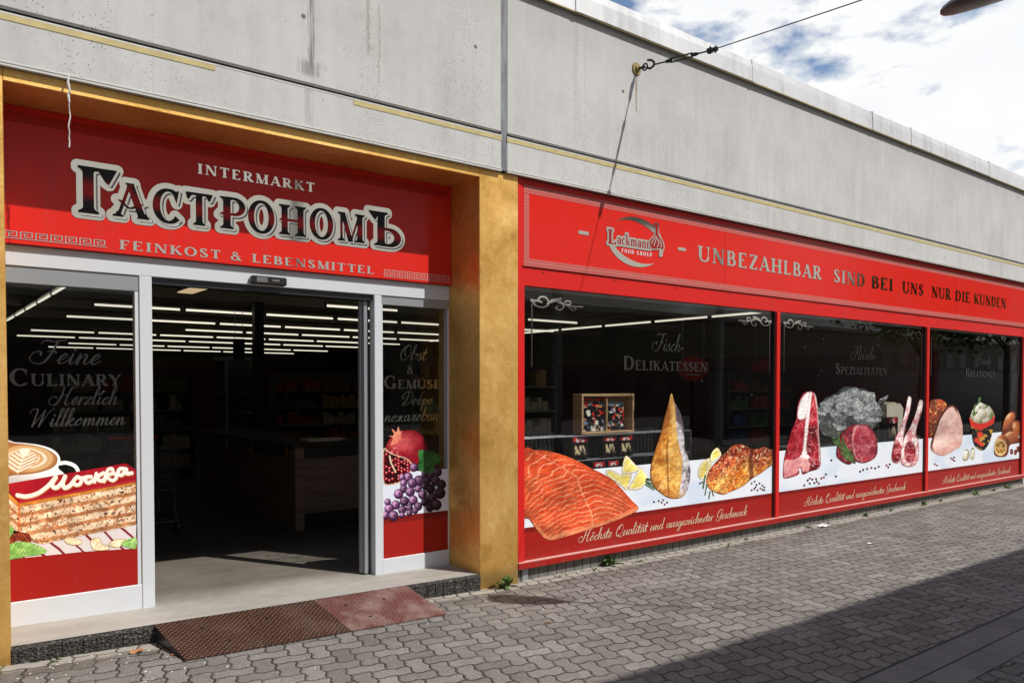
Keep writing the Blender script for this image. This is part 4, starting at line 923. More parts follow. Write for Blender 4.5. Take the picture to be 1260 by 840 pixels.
def beef(x, y, E):
    c = flesh(x, y, (92, 10, 24), (160, 40, 54), (214, 140, 140), 15, 8, .6)
    fc = inside(x, y, [(322, 500), (336, 464), (372, 461), (406, 492), (419, 552), (404, 594), (362, 610), (334, 590), (322, 545)], 3)
    f2 = flesh(x, y, (166, 48, 62), (222, 124, 132), (236, 184, 184), 24, 3, .5); c = mixc(c, f2, fc); c = mixc(c, (232, 190, 186), sst(6, 1, np.abs(poly_sdf(np.stack([x, y], 1), crom([(322, 500), (336, 464), (372, 461), (406, 492), (419, 552), (404, 594), (362, 610), (334, 590), (322, 545)], 4, True))))*.6*(x < 345))
    return mixc(c, (84, 12, 22), sst(9, 0, E)*.5)
def chop(ex, ey):
    def p(x, y, E):
        c = mixc((206, 140, 142), (244, 226, 222), sst(.3, .6, fbm(x, y, 18, 3, 2))); c = mixc(c, (166, 40, 56), sst(.78, .95, ridge(x*1.2, y*.35, 16, 4))*.75*sst(350, 420, y))
        r = np.hypot((x-ex)/23, (y-ey)/44); c = mixc(c, flesh(x, y, (104, 12, 24), (172, 44, 58), (228, 180, 176), 11, 6), sst(1.08, .92, r))
        c = mixc(c, (246, 236, 230), sst(398, 372, y)*.8); return mixc(c, (132, 40, 48), sst(4, 0, E)*.4)
    return p
def ham(x, y, E):
    c = mixc((206, 150, 138), (240, 204, 192), sst(.25, .75, fbm(x, y, 60, 4, 2))); c = mixc(c, (250, 226, 216), sst(.82, .97, ridge(x, y*1.5, 30, 5))*.35)
    cr_ = sst(12, 7, E+5*(fbm(x, y, 12, 2, 7)-.5))*sst(640, 600, y)*sst(236, 215, x+.12*(y-413)); c = mixc(c, mixc((44, 16, 12), (132, 60, 30), fbm(x, y, 9, 2, 4)), cr_); return mixc(c, (176, 116, 104), sst(590, 650, y)*.35)
def roll(x, y, E):
    c = mixc((60, 16, 10), (214, 92, 44), fbm(x, y, 22, 3, 3)); return mixc(c, (244, 170, 90), sst(.62, .74, fbm(x, y, 13, 2, 6)))
def bowl(x, y, E):
    c = np.broadcast_to(np.array((18, 14, 14.)), (len(x), 3))
    c = mixc(c, (196, 150, 60), sst(.60, .66, fbm(x, y, 13, 2, 2)))
    for (cx, cy, r) in ((328, 552, 16), (312, 577, 13), (336, 598, 12), (322, 590, 10)): c = mixc(c, (222, 60, 36), sst(r, r-4, np.hypot(x-cx, y-cy)))
    rm = np.interp(x, [277, 330, 395], [482, 508, 470]); c = mixc(c, (206, 44, 30), sst(22, 16, np.abs(y-rm-8))); return c
def dumpl(x, y, E):
    c = np.broadcast_to(np.array((150., 140, 110)), (len(x), 3))
    for (cx, cy, rx, ry, ro) in ((300, 450, 22, 34, .3), (330, 425, 22, 26, -.2), (372, 445, 20, 32, -.4), (345, 415, 18, 22, .2), (318, 475, 22, 26, .5), (358, 478, 22, 28, -.3), (338, 456, 22, 26, 0), (262, 650, 14, 24, .1), (294, 646, 11, 26, .1)):
        r, l = ball(x, y, cx, cy, rx, ry, ro); c = mixc(c, mixc((168, 156, 122), (252, 248, 234), l), sst(1.04, .92, r))
    return mixc(c, (70, 104, 48), sst(.68, .74, fbm(x, y, 16, 2, 5))*.85)
def pastry(x, y, E):
    n = fbm(x, y, 20, 3, 1); c = np.broadcast_to(np.array((110., 46, 20)), (len(x), 3))
    for (cx, cy, rx, ry, ro) in ((462, 495, 26, 52, .35), (506, 525, 24, 38, -.4), (478, 570, 40, 34, .1), (432, 590, 34, 40, -.3)):
        r, l = ball(x, y, cx, cy, rx, ry, ro); c = mixc(c, mixc((104, 38, 16), (232, 140, 78), l*.8+.2*n), sst(1.06, .92, r)); c = mixc(c, (255, 220, 180), sst(.84, .97, l+.2*(n-.5))*.7*sst(1, .8, r))
    q = np.hypot((x-424)/28, (y-612)/36); c = mixc(c, (240, 204, 146), sst(1.15, 1.0, q)); c = mixc(c, mixc((216, 170, 86), (132, 92, 30), sst(.40, .62, fbm(x, y, 9, 3, 3))), sst(.92, .80, q)); return c
dotsC = lambda L_, r: [([(a, b), (a+.5, b+.8)], r) for a, b in L_]
def rosem(zoom, y, parent, stem_, n, ln, wd, seed):
    r_ = random.Random(seed); c = crom(stem_, 8); ch = [(stem_, wd*.7)]
    for k in range(n):
        p = c[int((k+.5)/n*(len(c)-1))]; q = c[min(int((k+.5)/n*(len(c)-1))+1, len(c)-1)]; d = (q-p)/max(np.hypot(*(q-p)), 1e-6)
        sg = 1 if k % 2 else -1; a = math.atan2(d[1], d[0])+sg*r_.uniform(.35, .7)
        ch.append(([tuple(p), (p[0]+ln*math.cos(a), p[1]+ln*math.sin(a))], wd))
    picture('rosemary_picture', zoom, None, green, y, parent, chain=ch, step=.5)
P_ = lambda f, sc, amt, spec, seed, rnd: (lambda x, y, E: photo(f(x, y, E), x, y, E, sc, amt, spec, seed, rnd))
# first window
LEM = P_(citrus, 13, .3, .15, 3, 10)
picture('lemon_picture', Z2, [(404,376),(430,374),(470,394),(500,392),(522,394),(520,425),(500,466),(478,450),(440,424),(408,398)], LEM, PF+.0008, W1, step=.5)
picture('lemon_picture', Z2, [(481,392),(480,360),(486,330),(498,306),(520,324),(546,352),(566,366),(540,384),(505,392)], LEM, PF+.0006, W1, step=.5)
picture('lemon_picture', Z2, [(565,364),(585,382),(598,402),(595,430),(575,455),(545,467),(508,463),(520,440),(542,402)], LEM, PF+.0004, W1, step=.5)
picture('rosemary_picture', Z4, None, green, PF+.0004, W1, chain=[([(188,462),(258,470)], 3.2), ([(186,470),(252,494)], 3.2), ([(190,476),(246,512)], 3.2), ([(184,484),(228,512)], 3), ([(192,456),(232,460)], 3)], step=.5)
picture('fish_steak_picture', Z4, [(320,16),(336,60),(368,122),(384,200),(388,290),(404,340),(418,400),(414,470),(396,530),(362,556),(310,556),(262,528),(226,492),(211,440),(215,380),(238,300),(262,230),(282,150),(302,80)], P_(steak, 20, .35, .12, 4, 14), PF, W1)
picture('lemon_picture', Z4, [(458,440),(462,400),(480,370),(512,350),(520,356),(512,400),(496,445),(476,459)], LEM, PF+.0006, W1, step=.5)
picture('lemon_picture', Z4, [(520,352),(530,318),(556,296),(574,316),(576,340),(548,360),(528,372)], LEM, PF+.0004, W1, step=.5)
picture('lemon_picture', Z4, [(506,372),(516,356),(526,380),(524,410),(510,448),(500,452),(500,410)], LEM, PF+.0002, W1, step=.5)
picture('rosemary_picture', Z4, None, green, PF+.0004, W1, chain=[([(494,440),(484,505)], 4), ([(505,480),(494,540)], 3), ([(520,520),(514,560)], 3), ([(530,520),(538,545)], 2.5)], step=.5)
picture('glazed_salmon_picture', Z4, [(500,470),(512,420),(540,380),(575,345),(610,308),(640,284),(672,277),(700,284),(722,296),(745,302),(775,300),(795,291),(820,300),(850,312),(858,340),(856,372),(820,400),(780,430),(742,452),(715,475),(690,494),(655,512),(620,526),(592,538),(560,532),(530,518),(508,496)], P_(glazed, 9, .7, .5, 6, 16), PF, W1)
picture('peppercorn_picture', Z4, None, pepper, PF, W1, chain=dotsC([(230,575),(255,570),(270,578),(278,565),(285,588),(298,578),(467,480),(478,474),(735,480),(750,470),(760,488),(775,480),(790,490),(800,500),(735,515),(748,508),(765,515),(780,505),(800,515),(755,500),(790,512)], 4.4), step=.4)
picture('salmon_fillet_picture', Z2, [(16,291),(70,281),(130,285),(190,300),(250,322),(300,347),(335,366),(400,398),(460,444),(520,512),(556,549),(541,571),(480,600),(400,630),(300,662),(200,692),(130,703),(85,662),(45,605),(16,570)], P_(salmon, 12, .5, .35, 3, 18), PF-.0006, W1, step=.6)
# second window
picture('t_bone_steak_picture', Z5, [(148,327),(172,340),(182,400),(187,500),(194,580),(188,630),(150,645),(122,656),(115,632),(106,634),(106,656),(60,672),(44,665),(46,610),(56,560),(75,490),(95,440),(104,375),(124,336)], P_(tbone, 10, .5, .3, 7, 10), PF, W2, step=.6)
picture('beef_fillet_picture', Z5, [(255,575),(268,505),(300,470),(335,458),(380,462),(410,498),(420,555),(408,592),(365,612),(330,606),(305,618),(272,602)], P_(beef, 12, .45, .3, 8, 18), PF, W2, step=.6)
rosem(Z5, PF-.0004, W2, [(330,612),(300,575),(262,518)], 22, 34, 2.6, 4)
picture('lamb_chop_picture', Z5, [(476,600),(478,560),(492,508),(510,470),(526,420),(540,352),(547,347),(554,358),(548,400),(535,450),(526,490),(518,540),(512,600),(494,614)], P_(chop(493, 565), 9, .4, .2, 9, 8), PF, W2, step=.55)
picture('lamb_chop_picture', Z5, [(513,600),(515,545),(530,502),(552,462),(572,410),(584,366),(592,360),(600,370),(594,410),(580,455),(572,492),(582,530),(584,570),(576,612),(548,627),(520,620)], P_(chop(548, 568), 9, .4, .2, 9, 8), PF-.0005, W2, step=.55)
picture('peppercorn_picture', Z5, None, pepper, PF, W2, chain=dotsC([(128,700),(142,680),(150,692),(160,676),(168,690),(178,684),(186,692),(196,672),(206,668),(214,656),(175,674),(150,672),(236,600),(254,664),(350,645),(362,638),(378,634),(395,630),(410,632),(424,625),(455,620),(462,628),(468,616)], 3.8), step=.4)
# third window
picture('spiced_roll_picture', Z6, [(92,405),(130,386),(158,394),(170,420),(132,480),(108,540),(92,560)], P_(roll, 8, 1.0, .6, 5, 16), PF, W3, step=.55)
picture('ham_picture', Z6, [(96,612),(110,545),(130,482),(168,426),(200,413),(226,442),(246,512),(240,598),(212,622),(160,650),(118,640)], P_(ham, 16, .2, .05, 2, 8), PF-.0005, W3, step=.55)
picture('dumpling_picture', Z6, [(282,475),(292,440),(312,412),(322,396),(345,408),(372,418),(396,456),(392,485),(340,512),(300,500)], P_(dumpl, 12, .3, .15, 6, 5), PF, W3, step=.5)
picture('painted_bowl_picture', Z6, [(277,470),(296,490),(330,500),(370,488),(396,462),(391,512),(376,580),(350,622),(322,620),(298,592),(286,520)], bowl, PF-.0005, W3, step=.5)
picture('herb_picture', Z6, None, green, PF-.0006, W3, chain=[([(322,400),(326,382)], 6), ([(300,430),(305,415)], 5), ([(384,455),(380,475)], 6)], step=.5)
picture('cut_dumpling_picture', Z6, [(248,668),(256,630),(266,620),(278,632),(276,662),(262,674)], P_(dumpl, 12, .3, .15, 6, 5), PF, W3, step=.5)
picture('cut_dumpling_picture', Z6, [(284,660),(286,624),(295,612),(303,626),(300,662),(292,668)], P_(dumpl, 12, .3, .15, 6, 5), PF, W3, step=.5)
picture('pastry_picture', Z6, [(428,552),(440,492),(460,456),(486,444),(496,464),(492,484),(520,488),(529,530),(510,558),(514,588),(470,600),(460,640),(440,656),(398,648),(396,600),(412,560)], P_(pastry, 12, .3, .2, 4, 6), PF, W3, step=.5)
picture('nut_picture', Z6, None, lambda x, y, E: mixc((92, 26, 20), (150, 70, 50), fbm(x, y, 10, 2)), PF, W3, chain=[([(477,625),(477,638)], 6.5), ([(495,640),(496,628)], 6.5), ([(507,612),(508,628)], 6)], step=.5)
picture('peppercorn_picture', Z6, None, pepper, PF, W3, chain=dotsC([(116,690),(126,696),(192,662),(200,668),(206,658),(208,674)], 4), step=.4)

# ---- left side panel: cake and coffee
PE = .4545
def cupw(x, y, E): return mixc(mixc((206, 204, 206), (250, 250, 250), sst(20, 330, x)), (176, 172, 176), sst(240, 300, y)*.35)
def coffee(x, y, E):
    u = (x-185)/215; v = (y-133)/108; r = np.hypot(u, v); n = fbm(x, y, 50, 3, 2)
    c = mixc((214, 168, 112), (166, 108, 56), sst(.72, 1.0, r)); cream = (248, 240, 222)
    w = np.abs(((r*4.6+.35*n+.25*np.abs(u)) % 1)-.5)*2
    c = mixc(c, cream, sst(.35, .65, w)*sst(.9, .55, r)*sst(-.75, -.3, v+.55)*.9)
    dy = y-150; dx = x-150-dy*-.35                              # rosetta poured in the foam
    inner = np.hypot(dx/(100-.25*dy), (dy-2)/78); chev = np.abs((((dy+.50*np.abs(dx)**1.02)/25) % 1)-.5)*2
    c = mixc(c, (196, 142, 90), sst(1.12, .95, inner)*.85); c = mixc(c, cream, sst(.30, .55, chev)*sst(1.05, .90, inner))
    hx = (x-168)/30; hy = -(y-95)/26; c = mixc(c, cream, ((hx*hx+hy*hy-1)**3-hx*hx*hy**3 < 0)*1.0)
    c = mixc(c, cream, sst(5, 2, np.abs(dx))*(dy > -40)*(dy < 88))
    return mixc((150, 96, 52), c, sst(0, 9, E))
def caketop(x, y, E): return mixc(mixc((150, 12, 26), (186, 30, 44), fbm(x, y, 120, 3, 2)), (206, 70, 80), sst(10, 2, np.abs(y-(440-.185*(x-130))+6))*.5*(x > 130))
def cakefront(x, y, E):
    s = -.195; tt = np.where(x > 130, y-(440+s*(x-130)), (y-440+.62*(130-x)*1.45)); hgt = np.interp(x, [130, 300, 935], [230, 300, 300])
    n = fbm(x, y, 34, 4, 3); k = (tt+18*(n-.5))/68
    c = mixc((248, 226, 196), (230, 188, 148), fbm(x, y, 16, 3, 5)); c = mixc(c, (176, 98, 52), sst(.60, .68, fbm(x, y, 17, 3, 6))*.75); c = mixc(c, (52, 22, 14), sst(.70, .74, fbm(x, y, 13, 2, 9)))
    fr = (k-.28) % 1; ly = sst(.24, .14, np.minimum(fr, 1-fr)); c = mixc(c, mixc((142, 72, 36), (204, 140, 88), n), ly*.80)
    c = mixc(c, (206, 132, 48), sst(30, 18, tt)); c = mixc(c, (206, 104, 48), sst(14, 4, np.abs(x-132))*.7*(y > 440)); return c
def plate(x, y, E):
    q = (x-y*1.15+30*fbm(x, y, 90, 2)) ; st = sst(.80, .9, np.abs(((q/150) % 1)-.5)*2); return mixc((226, 216, 214), (128, 16, 24), st*sst(600, 640, y+.12*x-60))
def mint(x, y, E): return mixc(mixc((92, 158, 60), (196, 226, 140), fbm(x, y, 30, 3, 2)), (70, 130, 50), sst(.84, .94, np.abs((((x+y*.6)/26) % 1)-.5)*2)*.6)
def nut(x, y, E): return rim(mixc((236, 206, 150), (252, 240, 214), fbm(x, y, 18, 2)), E, 6, (176, 112, 66))
YL = PE
picture('plate_picture', ZE, [(25,640),(300,690),(940,580),(935,752),(560,776),(25,832)], plate, YL+.0016, LP, smooth=False, step=.6)
picture('cup_handle_picture', ZE, None, cupw, YL+.0014, LP, chain=[([(400,170),(450,162),(505,178),(532,205),(536,235),(500,245)], 13)], step=.5)
picture('coffee_cup_picture', ZE, [(24,28),(110,22),(250,36),(350,64),(402,105),(415,150),(402,200),(440,238),(430,300),(24,330)], cupw, YL+.0011, LP, step=.6)
picture('coffee_picture', ZE, [(24,36),(110,30),(240,44),(330,72),(385,110),(396,150),(370,190),(310,218),(220,238),(110,246),(24,240)], coffee, YL+.0007, LP, step=.5)
picture('cake_slice_picture', ZE, [(22,330),(130,440),(935,292),(938,588),(700,640),(440,688),(300,722),(250,716),(200,690),(180,652),(130,636),(100,630),(60,590),(24,560)], P_(cakefront, 8, .45, .1, 8, 4), YL+.0003, LP, smooth=False, step=.55)
picture('cake_glaze_picture', ZE, [(22,312),(868,166),(938,212),(938,294),(132,442)], caketop, YL-.0001, LP, smooth=False, step=.6)
ic = [([(120,385),(180,394),(260,372),(330,322),(384,262),(362,300),(366,330),(395,330),(432,290),(448,256),(432,300),(444,334),(478,322),(505,292)], 14), ([(530,258),(505,290),(520,314),(552,306),(560,272),(530,258),(560,268),(600,258)], 12), ([(628,258),(598,262),(588,286),(610,300),(650,276)], 12), ([(664,236),(650,292)], 12), ([(712,232),(668,262),(690,286),(724,276)], 12), ([(716,290),(742,214),(772,204),(776,232),(742,246),(786,236),(802,262),(774,284),(738,262)], 11), ([(866,204),(826,204),(812,236),(840,246),(870,206),(872,236),(908,232)], 12)]
picture('icing_shade_picture', ZE, None, lambda x, y, E: np.broadcast_to(np.array((206., 150, 92)), (len(x), 3)), YL-.0005, LP, chain=[([(a+3, b+6) for a, b in c], r) for c, r in ic], step=.5)
picture('icing_lettering_picture', ZE, None, lambda x, y, E: mixc((240, 232, 216), (252, 248, 240), fbm(x, y, 20, 2)), YL-.0009, LP, chain=ic, step=.5)
picture('chocolate_picture', ZE, [(36,740),(50,690),(95,650),(150,642),(200,655),(218,690),(205,710),(120,700),(70,735)], lambda x, y, E: mixc(mixc((84, 22, 12), (176, 78, 44), fbm(x, y*2, 26, 3)), (250, 200, 160), sst(.88, .97, np.abs((((x-y*.7)/60) % 1)-.5)*2)*.4), YL-.0002, LP, step=.5)
picture('mint_leaf_picture', ZE, [(26,600),(60,588),(96,620),(80,660),(40,700),(26,690)], P_(mint, 12, .6, .2, 3, 8), YL-.0003, LP, step=.5)
picture('mint_leaf_picture', ZE, [(26,828),(34,760),(70,722),(150,705),(240,722),(325,768),(270,795),(180,808),(90,826)], P_(mint, 12, .6, .2, 3, 8), YL-.0007, LP, step=.5)
picture('nut_picture', ZE, [(438,688),(470,672),(520,680),(565,698),(555,722),(500,730),(460,716)], P_(nut, 12, .4, .2, 3, 5), YL-.0003, LP, step=.5)
picture('nut_picture', ZE, [(624,700),(650,680),(690,682),(700,715),(745,735),(755,755),(700,768),(640,758)], P_(nut, 12, .4, .2, 3, 5), YL-.0003, LP, step=.5)
picture('nut_picture', ZE, [(745,722),(790,692),(850,686),(872,694),(840,722),(820,745),(770,742)], P_(nut, 12, .4, .2, 3, 5), YL-.0003, LP, step=.5)
picture('mint_leaf_picture', ZE, [(832,722),(880,690),(938,680),(938,750),(890,748)], P_(mint, 12, .6, .2, 3, 8), YL-.0007, LP, step=.5)

# ---- right side panel: pomegranate and grapes
def pome(x, y, E):
    d = np.hypot((x-130)/150, (y-190)/110); c = mixc((206, 84, 84), (130, 14, 30), sst(.1, 1.05, d+.5*(fbm(x, y, 60, 3, 2)-.5))); c = mixc(c, (246, 190, 186), sst(.56, .74, fbm(x, y, 50, 3, 5))*sst(200, 130, x)*.8); return rim(c, E, 10, (110, 10, 24))
def seeds(x, y, E):
    gx, gy = np.floor(x/21), np.floor((y+((np.floor(x/21)) % 2)*10)/21); fx = x/21-gx-.5; fy = (y+(gx % 2)*10)/21-gy-.5; r = np.hypot(fx, fy); hsh = vnoise(gx*3.7, gy*5.1)
    c = mixc(mixc((196, 20, 34), (60, 4, 12), sst(.45, .6, hsh)), (250, 226, 220), sst(.26, .08, np.hypot(fx+.15, fy+.15))*(hsh < .5)); c = mixc(c, (24, 2, 8), sst(.36, .5, r))
    c = mixc(c, (246, 224, 186), sst(9, 3, np.abs(x-np.interp(y, [270, 330, 390], [50, 62, 92])))*.95*(y < 400)*(y > 280)); return rim(c, E, 14, (238, 214, 180))
def grape(cx, cy, r, tone):
    def p(x, y, E):
        q = np.hypot((x-cx)/r, (y-cy)/r); c = mixc((196, 150, 190), (58, 22, 60), sst(.1, 1.05, np.hypot((x-cx+r*.3)/r, (y-cy+r*.3)/r)*.9)); c = np.asarray(c)*tone
        c = mixc(c, (44, 16, 30), sst(.24, .12, np.hypot((x-cx-r*.1)/r, (y-cy+r*.05)/r))); return mixc(c, np.array((26, 8, 28)), sst(.85, 1.0, q))
    return p
def leaf(x, y, E): return mixc(mixc((20, 70, 30), (70, 128, 62), fbm(x, y, 50, 3, 3)), (120, 160, 96), sst(.9, .97, np.abs((((x*.8+y*1.2)/48) % 1)-.5)*2)*.5)
V = np.array([(x, z) for z in np.linspace(.54, .90, 14) for x in np.linspace(3.145, 3.777, 30)])
Fq = [(j*30+i, j*30+i+1, (j+1)*30+i+1, (j+1)*30+i) for j in range(13) for i in range(29)]
link_mesh('printed_table_top', np.stack([V[:, 0], np.full(len(V), PE+.0016), V[:, 1]], 1), Fq, PRINT, RP, cols=np.broadcast_to(lin((222, 226, 240)).astype(np.float32), (len(V), 3)))
picture('pomegranate_picture', ZF, [(22,240),(40,180),(70,150),(120,120),(170,104),(230,110),(280,145),(308,200),(312,245),(300,300),(240,350),(150,340),(60,290)], P_(pome, 26, .35, .3, 2, 30), PE+.0011, RP, step=.5)
picture('pomegranate_crown_picture', ZF, [(60,210),(74,160),(46,146),(82,140),(66,96),(100,118),(112,82),(124,118),(138,104),(132,150),(142,172),(110,190)], lambda x, y, E: mixc((206, 60, 60), (248, 196, 150), fbm(x, y, 24, 3)), PE+.0007, RP, step=.5)
picture('cut_pomegranate_picture', ZF, [(8,240),(60,262),(110,280),(170,300),(206,335),(212,372),(170,420),(130,462),(70,482),(8,462)], seeds, PE+.0007, RP, step=.45)
rg = random.Random(5); gl = [(220,362,30),(300,410,30),(338,420,28),(385,395,30),(425,430,26),(180,430,34),(140,430,24),(255,455,38),(210,470,34),(150,470,26),(310,455,30),(370,455,34),(410,480,34),(300,490,30),(150,510,28),(195,530,34),(250,510,26),(335,510,34),(400,540,40),(430,590,34),(280,550,32),(115,545,34),(345,575,38),(300,600,32),(215,588,34),(155,595,34),(375,620,38),(250,630,30),(330,640,30),(95,620,32),(190,640,26),(140,655,30),(50,645,34),(40,600,24),(190,675,22),(25,690,28),(80,695,36),(140,690,20),(230,660,22)]
gl = [(a, b, r) for a, b, r in gl if a+r < 446]
for k, (a, b, r) in enumerate(gl):
    picture('grape_picture', ZF, [(a+r*.95*math.cos(t), b+r*math.sin(t)) for t in np.linspace(0, 2*math.pi, 11)[:-1]], grape(a, b, r, rg.uniform(.7, 1.15)*(1.0 if a < 300 else .5)), PE-.00001*k, RP, step=.5)
picture('vine_leaf_picture', ZF, [(248,262),(270,240),(320,250),(370,262),(400,285),(405,310),(385,335),(360,345),(366,380),(340,402),(300,395),(262,385),(246,350),(256,310)], P_(leaf, 18, .5, .2, 4, 14), PE-.0007, RP, step=.5)
# ------------------------------------------------------------------ inside the shop
FL = .09
def batten(name='ceiling_light'):
    t = thing(name, 'lit fluorescent tube on a batten in one of the rows under the dark shop ceiling', 'ceiling light', (0, 0, 0), 'fluorescent tubes under the ceiling')
    part('housing', MB().box(-.62, .62, -.035, .035, .045, .08), HOUS, t)
    part('tube', MB().tube([(-.60, 0, .018), (.60, 0, .018)], .016, 8), TUBE, t)
    part('end_cap', MB().box(-.625, -.60, -.02, .02, -.004, .045).box(.60, .625, -.02, .02, -.004, .045), BLK, t)
    return t
b0 = batten(); used = [False]
def light(x, y, z, rot=0.):
    o = b0 if not used[0] else copy_tree(b0)
    used[0] = True; o.location = (x, y, z); o.rotation_euler = (0, 0, rot)
PX = 1.287
for y, xa, xb in ((7.66, 2.33, 10.8), (10.06, 2.34, 10.8), (12.1, 4.86, 10.7), (14.2, 2.31, 11.0), (16.4, 2.29, 11.0), (19.3, 3.80, 11.2), (21.8, 3.66, 11.2)):
    off = .05 if y > 8 else -.105
    x = xa+.62
    while x < xb: light(x, y, 2.80); x += PX
for k in range(5): light(9.55-k*PX*.999, 5.70, 2.80) if k in (0, 3) else None
for k in range(8): light(11.08, 2.70+k*PX, 2.80, R(90))
for k in range(5): light(1.66, 5.9+k*PX, 2.80, R(90))
WARM, _, _ = mat('warm_light_panel', (.6, .5, .35), .6, emit=(1, .72, .42), es=.55)
t = thing('panel_light', 'short warm beige light panel flush in the dark ceiling just inside the doorway', 'ceiling light', (3.165, 5.5, 2.89))
part('diffuser', MB().bbox(3.065, 3.265, 5.0, 6.0, 2.885, 2.90, .003), WARM, t); part('frame', MB().box(3.05, 3.28, 4.985, 6.015, 2.9005, 2.93), HOUS, t)
# column
t = thing('column', 'dark slim column standing inside the shop behind the doorway', 'column', (4.34, 6.45, FL))
part('shaft', MB().bbox(4.27, 4.41, 6.38, 6.52, .07, 2.88, .01), BLK, t); part('base_plate', MB().bbox(4.23, 4.45, 6.34, 6.56, .07, .12, .01), BLK, t)
t = thing('hanging_sign', 'small dark sign hanging from the shop ceiling in front of the far light rows', 'sign', (4.24, 7.0, 2.0))
part('plate', MB().bbox(4.15, 4.33, 6.99, 7.01, 2.03, 2.36, .004), BLK, t); part('hanger', MB().tube([(4.18, 7, 2.36), (4.18, 7, 2.90)], .004, 6).tube([(4.30, 7, 2.36), (4.30, 7, 2.90)], .004, 6), STEEL, t)
# checkout counter
t = thing('checkout_counter', 'dark wood checkout counter with a post at its corner inside the entrance', 'counter', (4.2, 3.0, FL))
part('corner_post', MB().bbox(3.375, 3.478, 2.79, 2.89, .06, .96, .004), WOODC, t)
part('front_panel', MB().bbox(3.478, 5.4, 2.815, 2.84, .24, .84, .003), WOODC, t)
part('kick_plate', MB().box(3.478, 5.4, 2.87, 2.89, .05, .235), BLK, t)
part('side_panel', MB().bbox(3.40, 3.43, 2.891, 6.2, .10, .84, .003), WOODC, t)
part('worktop', MB().bbox(3.34, 5.45, 2.76, 3.55, .961, 1.0, .006).bbox(3.34, 4.1, 3.551, 6.3, .961, 1.0, .006), TOPM, t)
part('rail', MB().box(3.478, 5.4, 2.83, 2.85, .841, .960), BLK, t)
tag(part('paper_stack', MB().bbox(3.62, 4.02, 3.0, 3.28, 1.002, 1.012, .002).bbox(3.66, 4.1, 3.05, 3.3, 1.0135, 1.022, .002), PAPER, None), 'sheets of brown paper lying on the checkout counter', 'papers')
tag(part('red_box', MB().bbox(4.25, 4.42, 3.9, 4.05, 1.002, 1.22, .006), RED2, None), 'small red carton standing behind the checkout counter', 'carton') if False else None
t = thing('till', 'black cash till with a tilted screen on the checkout counter', 'till', (4.75, 3.2, 1.0))
part('drawer', MB().bbox(4.55, 4.98, 3.0, 3.4, 1.001, 1.10, .01), BLK, t); part('screen', MB().prism([(3.10, 1.16), (3.22, 1.44), (3.25, 1.43), (3.13, 1.15)], 4.6, 4.95, 'x'), BLK, t); part('stand', MB().bbox(4.73, 4.81, 3.16, 3.22, 1.10, 1.25, .004), BLK, t)
# shopping cart
def cart():
    t = thing('shopping_cart', 'wire shopping trolley with a red handle parked just inside the doorway on the left', 'shopping cart', (2.08, 3.6, FL))
    w = MB(); X0, X1, Y0, Y1, Z0, Z1 = 1.80, 2.36, 3.25, 4.1, .55, 1.0
    lo = lambda a, b: (X0+.06+a*(X1-X0-.12), Y0+.05+b*(Y1-Y0-.18), Z0); hi = lambda a, b: (X0+a*(X1-X0), Y0+b*(Y1-Y0), Z1)
    for k in range(9):
        a = k/8
        for b in (0, 1): w.tube([lo(a, b), hi(a, b)], .0035, 5)
        w.tube([lo(a, 0), lo(a, 1)], .0035, 5)
    for k in range(11):
        b = k/10
        for a in (0, 1): w.tube([lo(a, b), hi(a, b)], .0035, 5)
    for s in (0, .33, .66, 1):
        c = [tuple(np.array(lo(a, b))*(1-s)+np.array(hi(a, b))*s) for a, b in ((0,0),(1,0),(1,1),(0,1),(0,0))]
        w.tube(c, .006 if s in (0, 1) else .0035, 6)
    CARTM = worn('dull_wire', (.10, .10, .105), .45, .8)
    part('basket', w, CARTM, t)
    f = MB()
    for x in (X0+.05, X1-.05):
        f.tube([(x, Y0+.05, .22), (x, Y1-.1, .22), (x, Y1-.02, .55), (x, Y1+.06, 1.05)], .012, 8); f.tube([(x, Y0+.1, .22), (x, Y0+.2, .55)], .010, 8)
    f.tube([(X0+.05, Y0+.05, .22), (X1-.05, Y0+.05, .22)], .012, 8)
    part('chassis', f, CARTM, t)
    part('handle', MB().tube([(X0+.03, Y1+.06, 1.05), (X1-.03, Y1+.06, 1.05)], .017, 10), RED2, t)
    for x in (X0+.05, X1-.05):
        for y in (Y0+.08, Y1-.12): part('wheel', MB().tube([(x-.015, y, .157), (x+.015, y, .157)], .062, 14), BLK, t)
cart()
# tall glazed cabinet
t = thing('display_cabinet', 'tall glass fronted display cabinet in the dim shop behind the doorway', 'cabinet', (4.65, 8.2, FL))
part('frame', MB().bbox(4.36, 4.40, 8.0, 8.04, .07, 2.12, .003).bbox(4.93, 4.97, 8.0, 8.04, .07, 2.12, .003).box(4.40, 4.93, 8.0, 8.04, 2.08, 2.12).box(4.36, 4.97, 8.05, 8.6, .07, .2).box(4.36, 4.97, 8.05, 8.6, 2.06, 2.12), ALUD, t)
part('glass_door', MB().box(4.401, 4.929, 8.015, 8.02, .2, 2.079), GLASS, t)
for k in range(5): part('shelf', MB().box(4.38, 4.95, 8.06, 8.58, .5+.33*k, .515+.33*k), ALUD, t)
part('back_panel', MB().box(4.36, 4.97, 8.6, 8.62, .07, 2.12), INT_D, t)
